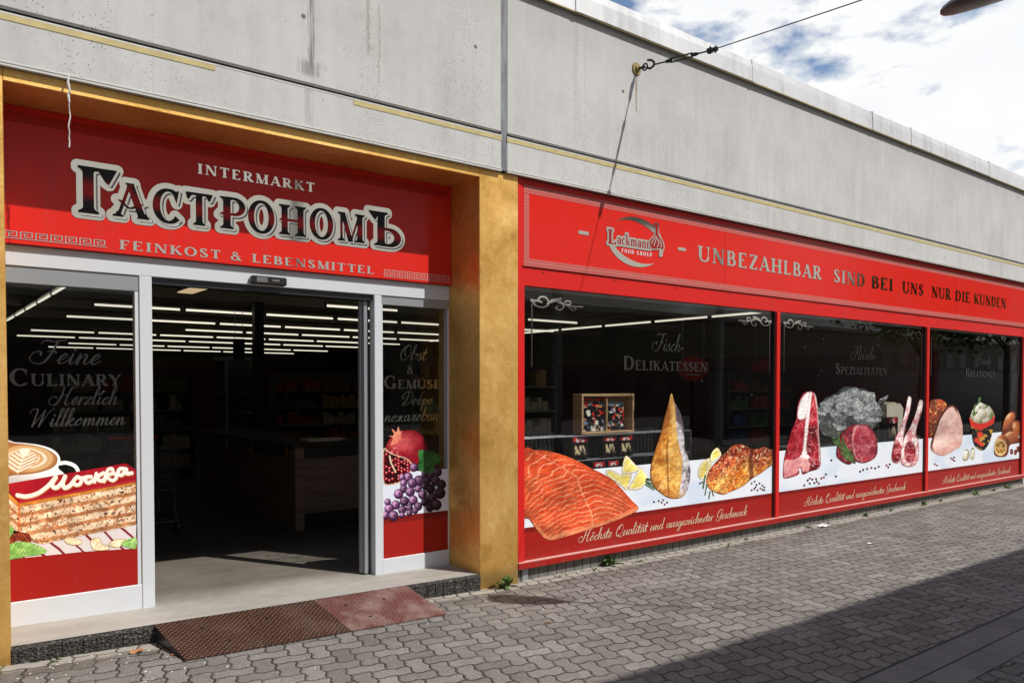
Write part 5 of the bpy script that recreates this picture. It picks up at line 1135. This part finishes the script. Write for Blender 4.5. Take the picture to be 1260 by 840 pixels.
# shelving with goods
gcol = [worn('goods_%s' % n, c, .5) for n, c in (('red', (.35, .03, .02)), ('cream', (.42, .36, .24)), ('green', (.07, .15, .06)), ('ochre', (.38, .22, .05)), ('blue', (.05, .08, .2)), ('brown', (.16, .08, .04)))]
def gondola(x0, x1, y, lab, seed, h=1.9):
    r_ = random.Random(seed); t = thing('shop_shelf', lab, 'shelf unit', ((x0+x1)/2, y, FL), None)
    part('frame', MB().box(x0, x1, y+.42, y+.45, .07, h).box(x0-.03, x0-.001, y, y+.45, .07, h).box(x1+.001, x1+.03, y, y+.45, .07, h), INT_D, t)
    for k in range(5):
        z = .2+k*(h-.25)/5; part('shelf_board', MB().box(x0, x1, y, y+.418, z, z+.025), HOUS, t)
        for c in range(3):
            g = MB(); x = x0+.02+c*(x1-x0)/3
            while x < x0+(c+1)*(x1-x0)/3-.12:
                w_ = r_.uniform(.07, .14)
                if r_.random() < .85: g.bbox(x, x+w_-.008, y+.03, y+.25, z+.026, z+.026+r_.uniform(.12, .26), .006)
                x += w_
            if g.v: part('goods', g, gcol[r_.randrange(6)], t)
gondola(2.0, 4.2, 9.2, 'dark shelf unit with goods at the left behind the doorway, left of the glass cabinet', 1)
gondola(5.8, 8.6, 9.4, 'dark shelf unit with goods right of the slim column behind the checkout', 2)
gondola(-1.6, .2, 12.2, 'dark shelf unit with goods seen through the left side panel', 3) if False else None
gondola(5.2, 7.6, 3.4, 'low lit shelf unit of small goods behind the salmon window', 4, 2.0)
gondola(9.2, 11.0, 7.4, 'dark shelf unit with goods far behind the salmon window, under the oval signs', 5)
gondola(12.0, 14.0, 3.6, 'dark shelf unit with goods behind the window with the ham picture', 6)
# oval wall signs inside
for x, lab in ((11.5, 'dim red oval sign hanging inside behind the word on the salmon window'), (13.72, 'dim red oval sign hanging inside next to the mullion of the salmon window')):
    t = thing('oval_sign', lab, 'sign', (x, 4.05, 1.95))
    part('plate', MB().prism([(x+.45*math.cos(a), 1.95+.22*math.sin(a)) for a in np.linspace(0, 2*math.pi, 33)[:-1]], 4.03, 4.05), RED2, t)
    part('stripe', MB().bbox(x-.2, x+.2, 4.02, 4.0295, 1.82, 1.86, .003), CREAM, t)
    part('hanger', MB().tube([(x-.3, 4.04, 2.10), (x-.3, 4.04, 2.89)], .004, 6).tube([(x+.3, 4.04, 2.10), (x+.3, 4.04, 2.89)], .004, 6), STEEL, t)
# display behind the first window: dark slatted grille, wire shelf, packs, crate with leaflets
t = thing('slatted_grille', 'black slatted grille standing behind the glass of the salmon window', 'grille', (5.4, .62, FL))
g = MB(); x = 4.5
while x < 6.55: g.box(x, x+.022, .60, .615, .30, 1.15); x += .055
part('slats', g, BLK, t); part('rail', MB().box(4.48, 6.57, .616, .63, 1.13, 1.16).box(4.48, 6.57, .616, .63, .85, .88), BLK, t)
t = thing('display_rack', 'thin wire rack carrying dark packs behind the salmon window', 'rack', (5.4, .5, FL))
for z in (1.139, .900, .62): part('wire_shelf', MB().tube([(4.5, .36, z-.008), (6.9, .36, z-.008)], .005, 6).tube([(4.5, .55, z-.008), (6.9, .55, z-.008)], .005, 6).tube([(4.5, .45, z-.008), (6.9, .45, z-.008)], .004, 6), STEEL, t)
for x in (4.5, 6.9): part('upright', MB().box(x-.01, x+.01, .35, .56, .07, 1.14), STEEL, t)
def pack_paint(V):
    x, z = V[:, 0], V[:, 1]; c = np.broadcast_to(np.array((22., 18, 20)), (len(V), 3)); c = mixc(c, (196, 26, 34), sst(.76, .80, z)*sst(.06, .10, x)*sst(.94, .90, x))
    c = mixc(c, (240, 228, 220), sst(.12, .06, np.abs(z-.86))*sst(.3, .2, np.abs(x-.5))*(fbm(x*60, z*60, 6, 2) > .5)); n = fbm(x*40+9*z, z*16, 5, 3, 4)
    return mixc(c, (228, 206, 160), sst(.44, .56, n)*sst(.66, .58, z)*sst(.14, .22, z)*sst(.42, .34, np.abs(x-.55)))
def pack(x0, x1, z0, z1, lab, y=.42):
    t = thing('food_pack', lab, 'food pack', ((x0+x1)/2, y, z0), 'dark packs on the wire rack')
    part('carton', MB().bbox(x0, x1, y, y+.11, z0, z1, .003), BLK, t)
    n = 24; V = np.array([(i/(n-1), j/(n-1)) for j in range(n) for i in range(n)]); Fq = [(j*n+i, j*n+i+1, (j+1)*n+i+1, (j+1)*n+i) for j in range(n-1) for i in range(n-1)]
    link_mesh('front_print', np.stack([x0+.004+(x1-x0-.008)*V[:, 0], np.full(len(V), y-.0015), z0+.004+(z1-z0-.008)*V[:, 1]], 1), Fq, PRINT, t, cols=lin(pack_paint(V)).astype(np.float32))
pack(5.19, 5.42, .902, 1.12, 'dark food pack with a red top on the wire rack, leftmost under the crate')
pack(5.62, 5.82, .902, 1.115, 'dark red-topped food pack midway along the wire rack')
pack(5.85, 6.06, .902, 1.112, 'dark food pack with a red top at the right end of the upper rack row')
pack(5.47, 5.66, .622, .86, 'red topped food pack on the lower rack row behind the salmon picture')
pack(5.68, 5.86, .622, .86, 'dark food pack in the lower rack row, above the lemon picture')
t = thing('leaflet_crate', 'upright pale wooden crate holding leaflets behind the salmon window', 'crate', (5.66, .45, 1.14))
part('frame', MB().bbox(5.29, 5.315, .38, .50, 1.141, 1.54, .002).bbox(6.005, 6.03, .38, .50, 1.141, 1.54, .002).bbox(5.3151, 6.0049, .38, .50, 1.515, 1.54, .002).bbox(5.3151, 6.0049, .38, .50, 1.141, 1.166, .002).bbox(5.648, 5.665, .40, .50, 1.167, 1.514, .002), WOODP, t)
part('back_board', MB().box(5.29, 6.03, .501, .508, 1.141, 1.54), WOODP, t)
def leafp(seed, blue):
    def p(V):
        x, z = V[:, 0], V[:, 1]; c = np.broadcast_to(np.array((20., 20, 24)), (len(V), 3)); X_, Y_ = x*60+seed*31, z*78+seed*17; h = fbm(X_, Y_, 11, 3, seed)
        for k, (col, th) in enumerate((((206, 42, 34), .60), ((236, 224, 204), .63), ((210, 140, 84), .64), ((120, 132, 150), .66))): c = mixc(c, col, sst(th, th+.04, fbm(X_, Y_, 12-k, 3, seed+3*k+1)))
        c = mixc(c, (16, 16, 18), sst(.80, .9, np.abs(((z*4+seed*.3) % 1)-.5)*2))
        return mixc(c, (130, 180, 210) if blue else (190, 30, 30), sst(.90, .93, z)*(1-.6*(fbm(x*50, z*50, 5, 2) > .55)))
    return p
for x0, x1, z0, z1, s, bl, lab in ((5.33, 5.635, 1.17, 1.50, 1, False, 'black leaflet with red food photos in the left half of the wooden crate'), (5.675, 5.93, 1.17, 1.45, 2, True, 'black leaflet with a pale blue top edge in the right half of the wooden crate')):
    n = 40; V = np.array([(i/(n-1), j/(n-1)) for j in range(n) for i in range(n)]); Fq = [(j*n+i, j*n+i+1, (j+1)*n+i+1, (j+1)*n+i) for j in range(n-1) for i in range(n-1)]
    P = np.stack([x0+(x1-x0)*V[:, 0], .42+.02*V[:, 1], z0+(z1-z0)*V[:, 1]], 1); m = len(P); P2 = P+np.array([0, .006, 0])
    o = link_mesh('leaflet', np.concatenate([P, P2]), Fq+[tuple(m+i for i in f[::-1]) for f in Fq], PRINT, None, cols=np.concatenate([lin(leafp(s, bl)(V))]*2).astype(np.float32)); tag(o, lab, 'leaflet', 'leaflets in the wooden crate')
# behind the second window: a table with a plastic bag, a paper bag and a red pack
t = thing('display_table', 'dark table behind the window with the steak pictures', 'table', (11.4, .75, FL))
part('table_top', MB().bbox(9.6, 13.2, .36, 1.1, .76, .79, .005), INT_D, t)
for x in (9.66, 13.1):
    for y in (.42, 1.02): part('leg', MB().box(x, x+.05, y-.03, y+.02, .06, .759), INT_D, t)
bm = bmesh.new(); bmesh.ops.create_icosphere(bm, subdivisions=4, radius=1)
for v in bm.verts:
    c = v.co.normalized(); n = Vector((c.x*2.1, c.y*2.1, c.z*2.1))
    from mathutils import noise as mnoise
    d = 1+.20*mnoise.noise(n*.9)-.10*abs(mnoise.noise(n*2.3+Vector((3, 1, 2))))-.07*abs(mnoise.noise(n*4.5+Vector((8, 0, 1))))-.10*abs(mnoise.noise(n*8))+random.uniform(-.035, .035)
    v.co = Vector((c.x*.80*d, c.y*.26*d, c.z*.41*d*(1.0 if c.z > 0 else .92)))
bm.verts.index_update(); V = [v.co.copy() for v in bm.verts]; F = [[v.index for v in f.verts] for f in bm.faces]; bm.free()
t = thing('plastic_bag', 'large crumpled clear plastic bag on the table behind the steak window', 'plastic bag', (10.93, .72, .79))
o = link_mesh('bag_body', [(a+10.93, b+.72, c+1.21) for a, b, c in V], F, BAGM, t, smooth=False)
ear = MB(); ear.add([(11.5, .6, 1.42), (11.86, .62, 1.50), (11.82, .66, 1.36), (11.55, .66, 1.30), (11.7, .58, 1.43)], [(0, 4, 1), (4, 2, 1), (0, 3, 4), (3, 2, 4)]); part('bag_ear', ear, BAGM, t)
t = thing('paper_bag', 'beige paper bag standing behind the lamb chop picture', 'paper bag', (12.05, .7, .79))
part('bag_body', MB().prism([(11.82, .792), (12.28, .792), (12.32, 1.28), (12.22, 1.36), (12.16, 1.31), (12.05, 1.38), (11.95, 1.32), (11.80, 1.35)], .62, .76), PAPER, t)
pack(11.45, 11.80, .792, 1.165, 'red and white pack between the plastic bag and the lamb chop picture', .45)

# ------------------------------------------------------------------ outside, at the wall
t = thing('wall_anchor', 'black iron anchor with hook and turnbuckle on the concrete wall, flaking yellow rosette', 'anchor', (5.6, CY, 4.62))
A = Vector((5.603, CY, 4.620)); dr = Vector((.108, -1, -.085)).normalized()
part('rosette', MB().tube([A, A+Vector((0, -.012, 0))], [.062, .055], 18).tube([A+Vector((0, -.0125, 0)), A+Vector((0, -.03, 0))], [.035, .022], 14), BRASS, t)
P = lambda s, dz=0, dx=0: A+dr*s+Vector((dx, 0, dz))
part('eye_bolt', MB().tube([P(.02), P(.10)], .012, 8).tube([P(.10)+Vector((0, .03*math.cos(a)*1, .03*math.sin(a))) for a in np.linspace(0, 6.2, 14)], .008, 6), IRON, t)
part('hook', MB().tube([P(.12, -.01), P(.16, -.028), P(.20, -.01), P(.205, .022), P(.17, .05), P(.13, .055)], .011, 7), IRON, t)
part('turnbuckle', MB().tube([P(.20), P(.36)], .007, 7).tube([P(.34), P(.38), P(.40)], [.016, .018, .012], 8).tube([P(.39, .018), P(.62, .018)], .007, 6).tube([P(.39, -.018), P(.62, -.018)], .007, 6).tube([P(.61), P(.65), P(.68)], [.016, .018, .010], 8).tube([P(.66), P(.80)], .007, 7), IRON, t)
part('clamp', MB().tube([P(.78), P(.82)], .026, 8).tube([P(.84, .0), P(.87, 0)], .022, 8).tube([P(.80, -.03), P(.80, .035)], .008, 6).tube([P(.855, -.03), P(.855, .03)], .007, 6), IRON, t)
E_ = Vector((6.42, -8.955, 4.55)); S0 = P(.80)
pts = []
for k in range(31):
    s = k/30; q = S0.lerp(E_, s); q.z -= .10*4*s*(1-s)*.5; pts.append(q)
tag(MB().tube(pts, .0045, 6).build('span_wire', IRON), 'thin steel wire stretched from the wall anchor out over the street', 'wire')
st = MB(); rr = random.Random(2); pts = [(.832+rr.uniform(-.006, .006), CY-.012+rr.uniform(-.006, .006), 3.41-.42*k/14) for k in range(15)]
st.tube(pts, .0035, 5); st.tube([(.832, CY-.01, 3.40), (.826, CY-.015, 3.36), (.837, CY-.018, 3.31), (.826, CY-.012, 3.30), (.833, CY-.016, 3.25)], .006, 5)
tag(st.build('hanging_string', WHT), 'frayed pale string dangling from the concrete edge in front of the entrance sign', 'string')
# ramps
def ramp(xa, xb, m, name, lab):
    t = thing(name, lab, 'ramp', ((xa+xb)/2, -.25, gz((xa+xb)/2)), 'ramp plates at the door step')
    za, zb = fz(xa)+.004, fz(xb)+.004; ga, gb = gz(xa)+.006, gz(xb)+.006; th = .008; sk = .055
    top = [(xa, -.012, za), (xb, -.012, zb), (xb+sk, -.49, gb+.004), (xa+sk, -.49, ga+.004)]
    n = 1; mb = MB(); mb.add(top+[(x, y, z-th) for x, y, z in top], [(0, 3, 2, 1), (4, 5, 6, 7), (0, 1, 5, 4), (1, 2, 6, 5), (2, 3, 7, 6), (3, 0, 4, 7)])
    part('tread_plate', mb, m, t)
    for x, zz, g in ((xa+.004, za, ga), (xb-.014, zb, gb)):
        part('side_gusset', MB().add([(x, -.02, zz-.012), (x+sk*.94, -.46, g+.002), (x, -.02, g-.004), (x+.008, -.02, zz-.012), (x+.008+sk*.94, -.46, g+.002), (x+.008, -.02, g-.004)], [(0, 1, 2), (5, 4, 3), (0, 3, 4, 1), (1, 4, 5, 2), (2, 5, 3, 0)]), BLK, t)
    b = MB()
    for fx, fy in ((.22, .3), (.62, .3), (.3, .72)):
        x = xa+(xb-xa)*fx+sk*fy; y = -.012-.478*fy; z = za+(zb-za)*fx; g = ga+(gb-ga)*fx; b.lathe([(.011, .0), (.010, .004), (.004, .006)], (x, y, z+(g-z)*fy+.0015), 10)
    part('bolt_head', b, BLK, t)
ramp(1.268, 2.322, TR1, 'ramp_plate', 'rusty brown tread plate ramp at the left of the door step')
ramp(2.326, 3.085, TR2, 'ramp_plate', 'dusty red tread plate ramp at the right of the door step')
# street lamp
def lamp(tip, end, base, lab, mount):
    tip, end = Vector(tip), Vector(end); ax = (end-tip).normalized(); t = thing('street_lamp', lab, 'street lamp', base)
    side = ax.cross(Vector((0, 0, 1))).normalized(); up = side.cross(ax)
    n = 14; prof = [(0, .012, .010), (.012, .045, .022), (.04, .075, .034), (.10, .100, .044), (.22, .112, .052), (.42, .110, .056), (.60, .088, .052), (.72, .055, .045), (.78, .035, .035)]
    vs = []; vs2 = []
    for s, w, h in prof:
        for k in range(n+1):
            a = math.pi*k/n; vs.append(tip+ax*s+side*w*1.25*math.cos(a)+up*(h*math.sin(a)+.006))
            vs2.append(tip+ax*s+side*(w*1.16)*math.cos(a)-up*(h*.6*math.sin(a)-.004))
    q = [(i*(n+1)+k, i*(n+1)+k+1, (i+1)*(n+1)+k+1, (i+1)*(n+1)+k) for i in range(len(prof)-1) for k in range(n)]
    link_mesh('housing', vs, q+[tuple(i*(n+1)+n for i in range(len(prof)))+tuple(i*(n+1) for i in range(len(prof)-1, -1, -1))], LAMPH, t, True)
    link_mesh('lens_cover', vs2, [f[::-1] for f in q], LAMPG, t, True)
    b = Vector(base); top = mount
    pts = [tip+ax*.76, tip+ax*1.1, tip.lerp(end, .75), end]
    part('arm', MB().tube(pts, [.022, .012, .009, .009], 10), ALUD, t)
    if top: part('pole', MB().tube([b, Vector((b.x, b.y, b.z+.5)), Vector((end.x, end.y, end.z+.06))], [.075, .07, .04], 14).lathe([(.16, 0), (.16, .02), (.10, .05)], (b.x, b.y, b.z), 14), ALUD, t)
LAMPH = worn('grey_lamp_housing', (.16, .17, .19), .45, .3); LAMPG = worn('dirty_brown_lens', (.13, .095, .085), .35)
lamp((5.25, -2.96, 3.97), (7.55, -5.62, 4.86), (7.55, -5.62, -.07), 'grey street lamp head with a brown lens, in the sky above the roof line', True)
# weeds and litter along the foot of the wall
def weed(x, y, s, n, seed, lab, flower=False):
    r_ = random.Random(seed); t = thing('weed', lab, 'weed', (x, y, gz(x)), 'weeds in the joints at the foot of the wall'); mb = MB(); sm = MB()
    for k in range(n):
        a = r_.uniform(0, 2*math.pi); l = s*r_.uniform(.5, 1.1); el_ = r_.uniform(.25, 1.25); w = l*r_.uniform(.12, .2); o = Vector((x+r_.uniform(-.3, .3)*s, y+r_.uniform(-.25, .25)*s, gz(x)+.002))
        d = Vector((math.cos(a)*math.cos(el_), math.sin(a)*math.cos(el_)*.6-.15, math.sin(el_))).normalized(); sd_ = d.cross(Vector((0, 0, 1))).normalized()*w
        p = [o+d*(l*q)+Vector((0, 0, -.35*l*q*q)) for q in (0, .35, .7, 1)]
        for i, q in enumerate(p): q.z = max(q.z, gz(x)+.003)
        mb.add([p[0], p[1]-sd_, p[1]+sd_+Vector((0, 0, .1*w)), p[2]-sd_*.8, p[2]+sd_*.8, p[3]], [(0, 1, 2), (1, 3, 4, 2), (3, 5, 4)])
        if k % 3 == 0: sm.tube([o, p[2]], .0012*s/.06, 4)
    part('foliage', mb, LEAF, t); part('stem', sm, LEAF, t)
weed(4.02, -.03, .17, 16, 1, 'tallest leafy weed, growing against the foot of the gold pillar')
weed(5.30, .0, .15, 18, 2, 'upright green weed at the plinth below the salmon picture')
ws = [(4.62, -.06, .05, 8, 'tiny green weed right of the grey plinth pipe'), (5.02, -.08, .05, 8, 'small weed at the plinth left of the upright weed'), (5.62, -.08, .05, 12, 'low sprawling weed right of the upright weed'), (6.9, -.15, .05, 8, 'small weed on the paving below the glazed salmon picture'), (7.35, -.05, .06, 10, 'pale weed at the plinth left of the first mullion'), (8.55, -.08, .08, 14, 'green weed beside the white paper scrap'), (9.05, -.03, .05, 8, 'small weed right of the white paper scrap'), (9.95, -.04, .08, 12, 'weed at the plinth under the script below the steak pictures'), (10.62, -.04, .06, 9, 'small weed at the plinth under the lamb chops'), (11.55, -.05, .10, 18, 'flat green weed at the plinth just left of the second mullion'), (12.1, -.04, .07, 12, 'low green weed at the plinth just right of the second mullion'), (13.3, -.05, .12, 22, 'bushy green weed at the plinth under the painted bowl'), (14.0, -.04, .07, 10, 'small weed at the plinth under the pastries'), (14.6, -.03, .12, 16, 'dry dark weed at the plinth near the right end of the windows'), (.72, -.06, .05, 7, 'tiny weed at the foot of the door step on the left')]
for k, (x, y, s, n, lab) in enumerate(ws): weed(x, y, s, n, 10+k, lab)
def scrap(x, y, s, m, lab, cat, seed, name='litter_scrap'):
    r_ = random.Random(seed); V = []; n = 5
    for j in range(n):
        for i in range(n): V.append((x+s*(i/(n-1)-.5)+r_.uniform(-.1, .1)*s, y+s*.7*(j/(n-1)-.5)+r_.uniform(-.1, .1)*s, gz(x)+.004+r_.uniform(0, .22)*s))
    F = [(j*n+i, j*n+i+1, (j+1)*n+i+1, (j+1)*n+i) for j in range(n-1) for i in range(n-1)]
    b = len(V); V += [(a, c, max(d-.0025, gz(x)+.001)) for a, c, d in V]; F += [tuple(b+q for q in f[::-1]) for f in F]
    tag(link_mesh(name, V, F, m), lab, cat)
DRY = worn('dry_leaf', (.36, .16, .07), .7); WPA = worn('white_paper', (.8, .8, .8), .7)
scrap(8.78, -.13, .13, WPA, 'crumpled white paper scrap on the paving near the steak window', 'litter', 1, 'paper_scrap')
scrap(8.2, -1.0, .05, WPA, 'tiny white paper scrap on the sunlit paving below the second window', 'litter', 2, 'paper_scrap')
scrap(1.13, -.16, .07, DRY, 'curled dry orange leaf beside the rusty ramp', 'leaf', 3, 'dry_leaf')
scrap(1.30, -.33, .035, DRY, 'small tan leaf bit at the lower left corner of the rusty ramp', 'leaf', 4, 'dry_leaf')
scrap(3.62, -1.05, .035, DRY, 'tan leaf bit on the paving in front of the dusty red ramp', 'leaf', 5, 'dry_leaf')
scrap(.80, .17, .03, BLK, 'small dark scrap on the pale step below the cake picture', 'litter', 6)
rr = random.Random(9); gr_ = MB()
for k in range(170):
    x = rr.uniform(.4, 9) if k % 3 else rr.uniform(.5, 1.6); y = -abs(rr.gauss(0, .55)) if k % 3 else -rr.uniform(.1, .75); s = rr.uniform(.003, .008)
    gr_.add([(x-s, y-s*.6, gz(x)+.001), (x+s, y-s*.8, gz(x)+.001), (x+s*.7, y+s, gz(x)+.001), (x-s*.8, y+s*.6, gz(x)+.001), (x, y, gz(x)+s*.9)], [(0, 1, 4), (1, 2, 4), (2, 3, 4), (3, 0, 4)])
tag(gr_.build('grit', WHT), 'pale grit and crumbs strewn over the paving', 'grit', kind='stuff')

# ------------------------------------------------------------------ the other side of the street (mirrored in glass and lettering; an unseen canopy is added, shaped to shade the paving)
OPB = worn('beige_render', (.17, .15, .12), .85, amt=.25, sc=2); OPD = worn('dark_shopfront', (.03, .03, .032), .25); CONB = worn('canopy_concrete', (.30, .29, .27), .85)
op = thing('unseen_canopy', 'unseen flat roof on slim columns, added behind the viewer to shade the paving', 'shelter', (3, -9.05, -.07))
part('roof_slab', MB().bbox(-14, 20, -10.2, -6.50, 6.2, 6.5, .02), CONB, op)
for x in (-12.5, -6.2, .1, 6.4, 12.7, 19.0): part('column', MB().bbox(x-.09, x+.09, -9.14, -8.96, -.1, 6.199, .01), ALUD, op)
for k, (x0, x1, h, lab) in enumerate(((-40, -8, 6.2, 'low beige house row far across the square, leftmost'), (-7.9, 14, 5.2, 'low dark pavilion far across the square behind the added canopy'), (14.1, 120, 6.3, 'low beige house row far across the square, right of the pavilion'))):
    t = thing('far_house', lab, 'building', ((x0+x1)/2, -34, -.07)); part('walls', MB().box(x0, x1, -38, -30, -.2, h), OPB if k != 1 else OPD, t); part('roof', MB().box(x0-.3, x1+.3, -38.3, -29.7, h+.001, h+.3), CONB, t)
    x = x0+1.5
    while x < x1-2: part('window', MB().box(x, x+1.4, -30.02, -29.96, 1.0, 2.6).box(x, x+1.4, -30.02, -29.96, 3.6, 5.0), OPD, t); x += 3.2
LEAFT, _b, _t = mat('tree_leaf', (.05, .09, .02), .6); _t.l.new(_t.ramp(_t.noise(_t.pos(), 1.2, 3), [(.3, (.035, .065, .015)), (.7, (.10, .15, .035))]), _b.inputs['Base Color']); BARK = worn('bark', (.08, .06, .045), .9)
def tree(x, y, h, r, seed, lab):
    r_ = np.random.default_rng(seed); t = thing('street_tree', lab, 'tree', (x, y, -.07), 'trees across the street')
    tr = MB().tube([(x, y, -.1), (x+.05, y, h*.3), (x-.1, y+.1, h*.7)], [.2, .15, .06], 10)
    for k in range(7):
        a = r_.uniform(0, 6.28); z = h*r_.uniform(.3, .6); tr.tube([(x, y, z), (x+math.cos(a)*r*.6, y+math.sin(a)*r*.6, z+h*.22)], [.06, .02], 6)
    part('trunk', tr, BARK, t)
    cl = r_.normal(0, 1, (34, 3)); cl /= np.linalg.norm(cl, axis=1)[:, None]; cl *= (r_.random((34, 1))**.4)*np.array([r, r, h*.34])*.85; n = 9500
    p = cl[r_.integers(0, 34, n)]+r_.normal(0, .27*r/2.2, (n, 3)); p += np.array([x, y, h*.64]); u = r_.normal(0, 1, (n, 3)); u /= np.linalg.norm(u, axis=1)[:, None]; w = np.cross(u, r_.normal(0, 1, (n, 3))); w /= np.linalg.norm(w, axis=1)[:, None]
    s = r_.uniform(.06, .15, (n, 1)); V = np.stack([p-u*s, p+w*s*.6, p+u*s, p-w*s*.6], 1).reshape(-1, 3)
    link_mesh('crown', V, [(4*i, 4*i+1, 4*i+2, 4*i+3) for i in range(n)], LEAFT, t)
for k, (x, y, h, r) in enumerate(((28.6, -7.6, 8.6, 2.9), (33.0, -9.2, 10, 3.3), (38.2, -8.4, 9.5, 3.2), (44, -9.5, 10.5, 3.6))):
    tree(x, y, h, r, k, ('broad green tree across the street nearest the beige building', 'taller green tree second from the beige building across the street', 'green tree third from the beige building across the street', 'tallest green tree farthest down the street')[k])
hd = thing('garden_wall', 'low dark wall under the trees across the street', 'wall', (40, -12, -.07)); part('wall_body', MB().bbox(21.5, 60, -12.2, -12, -.1, 2.4, .02), OPD, hd)
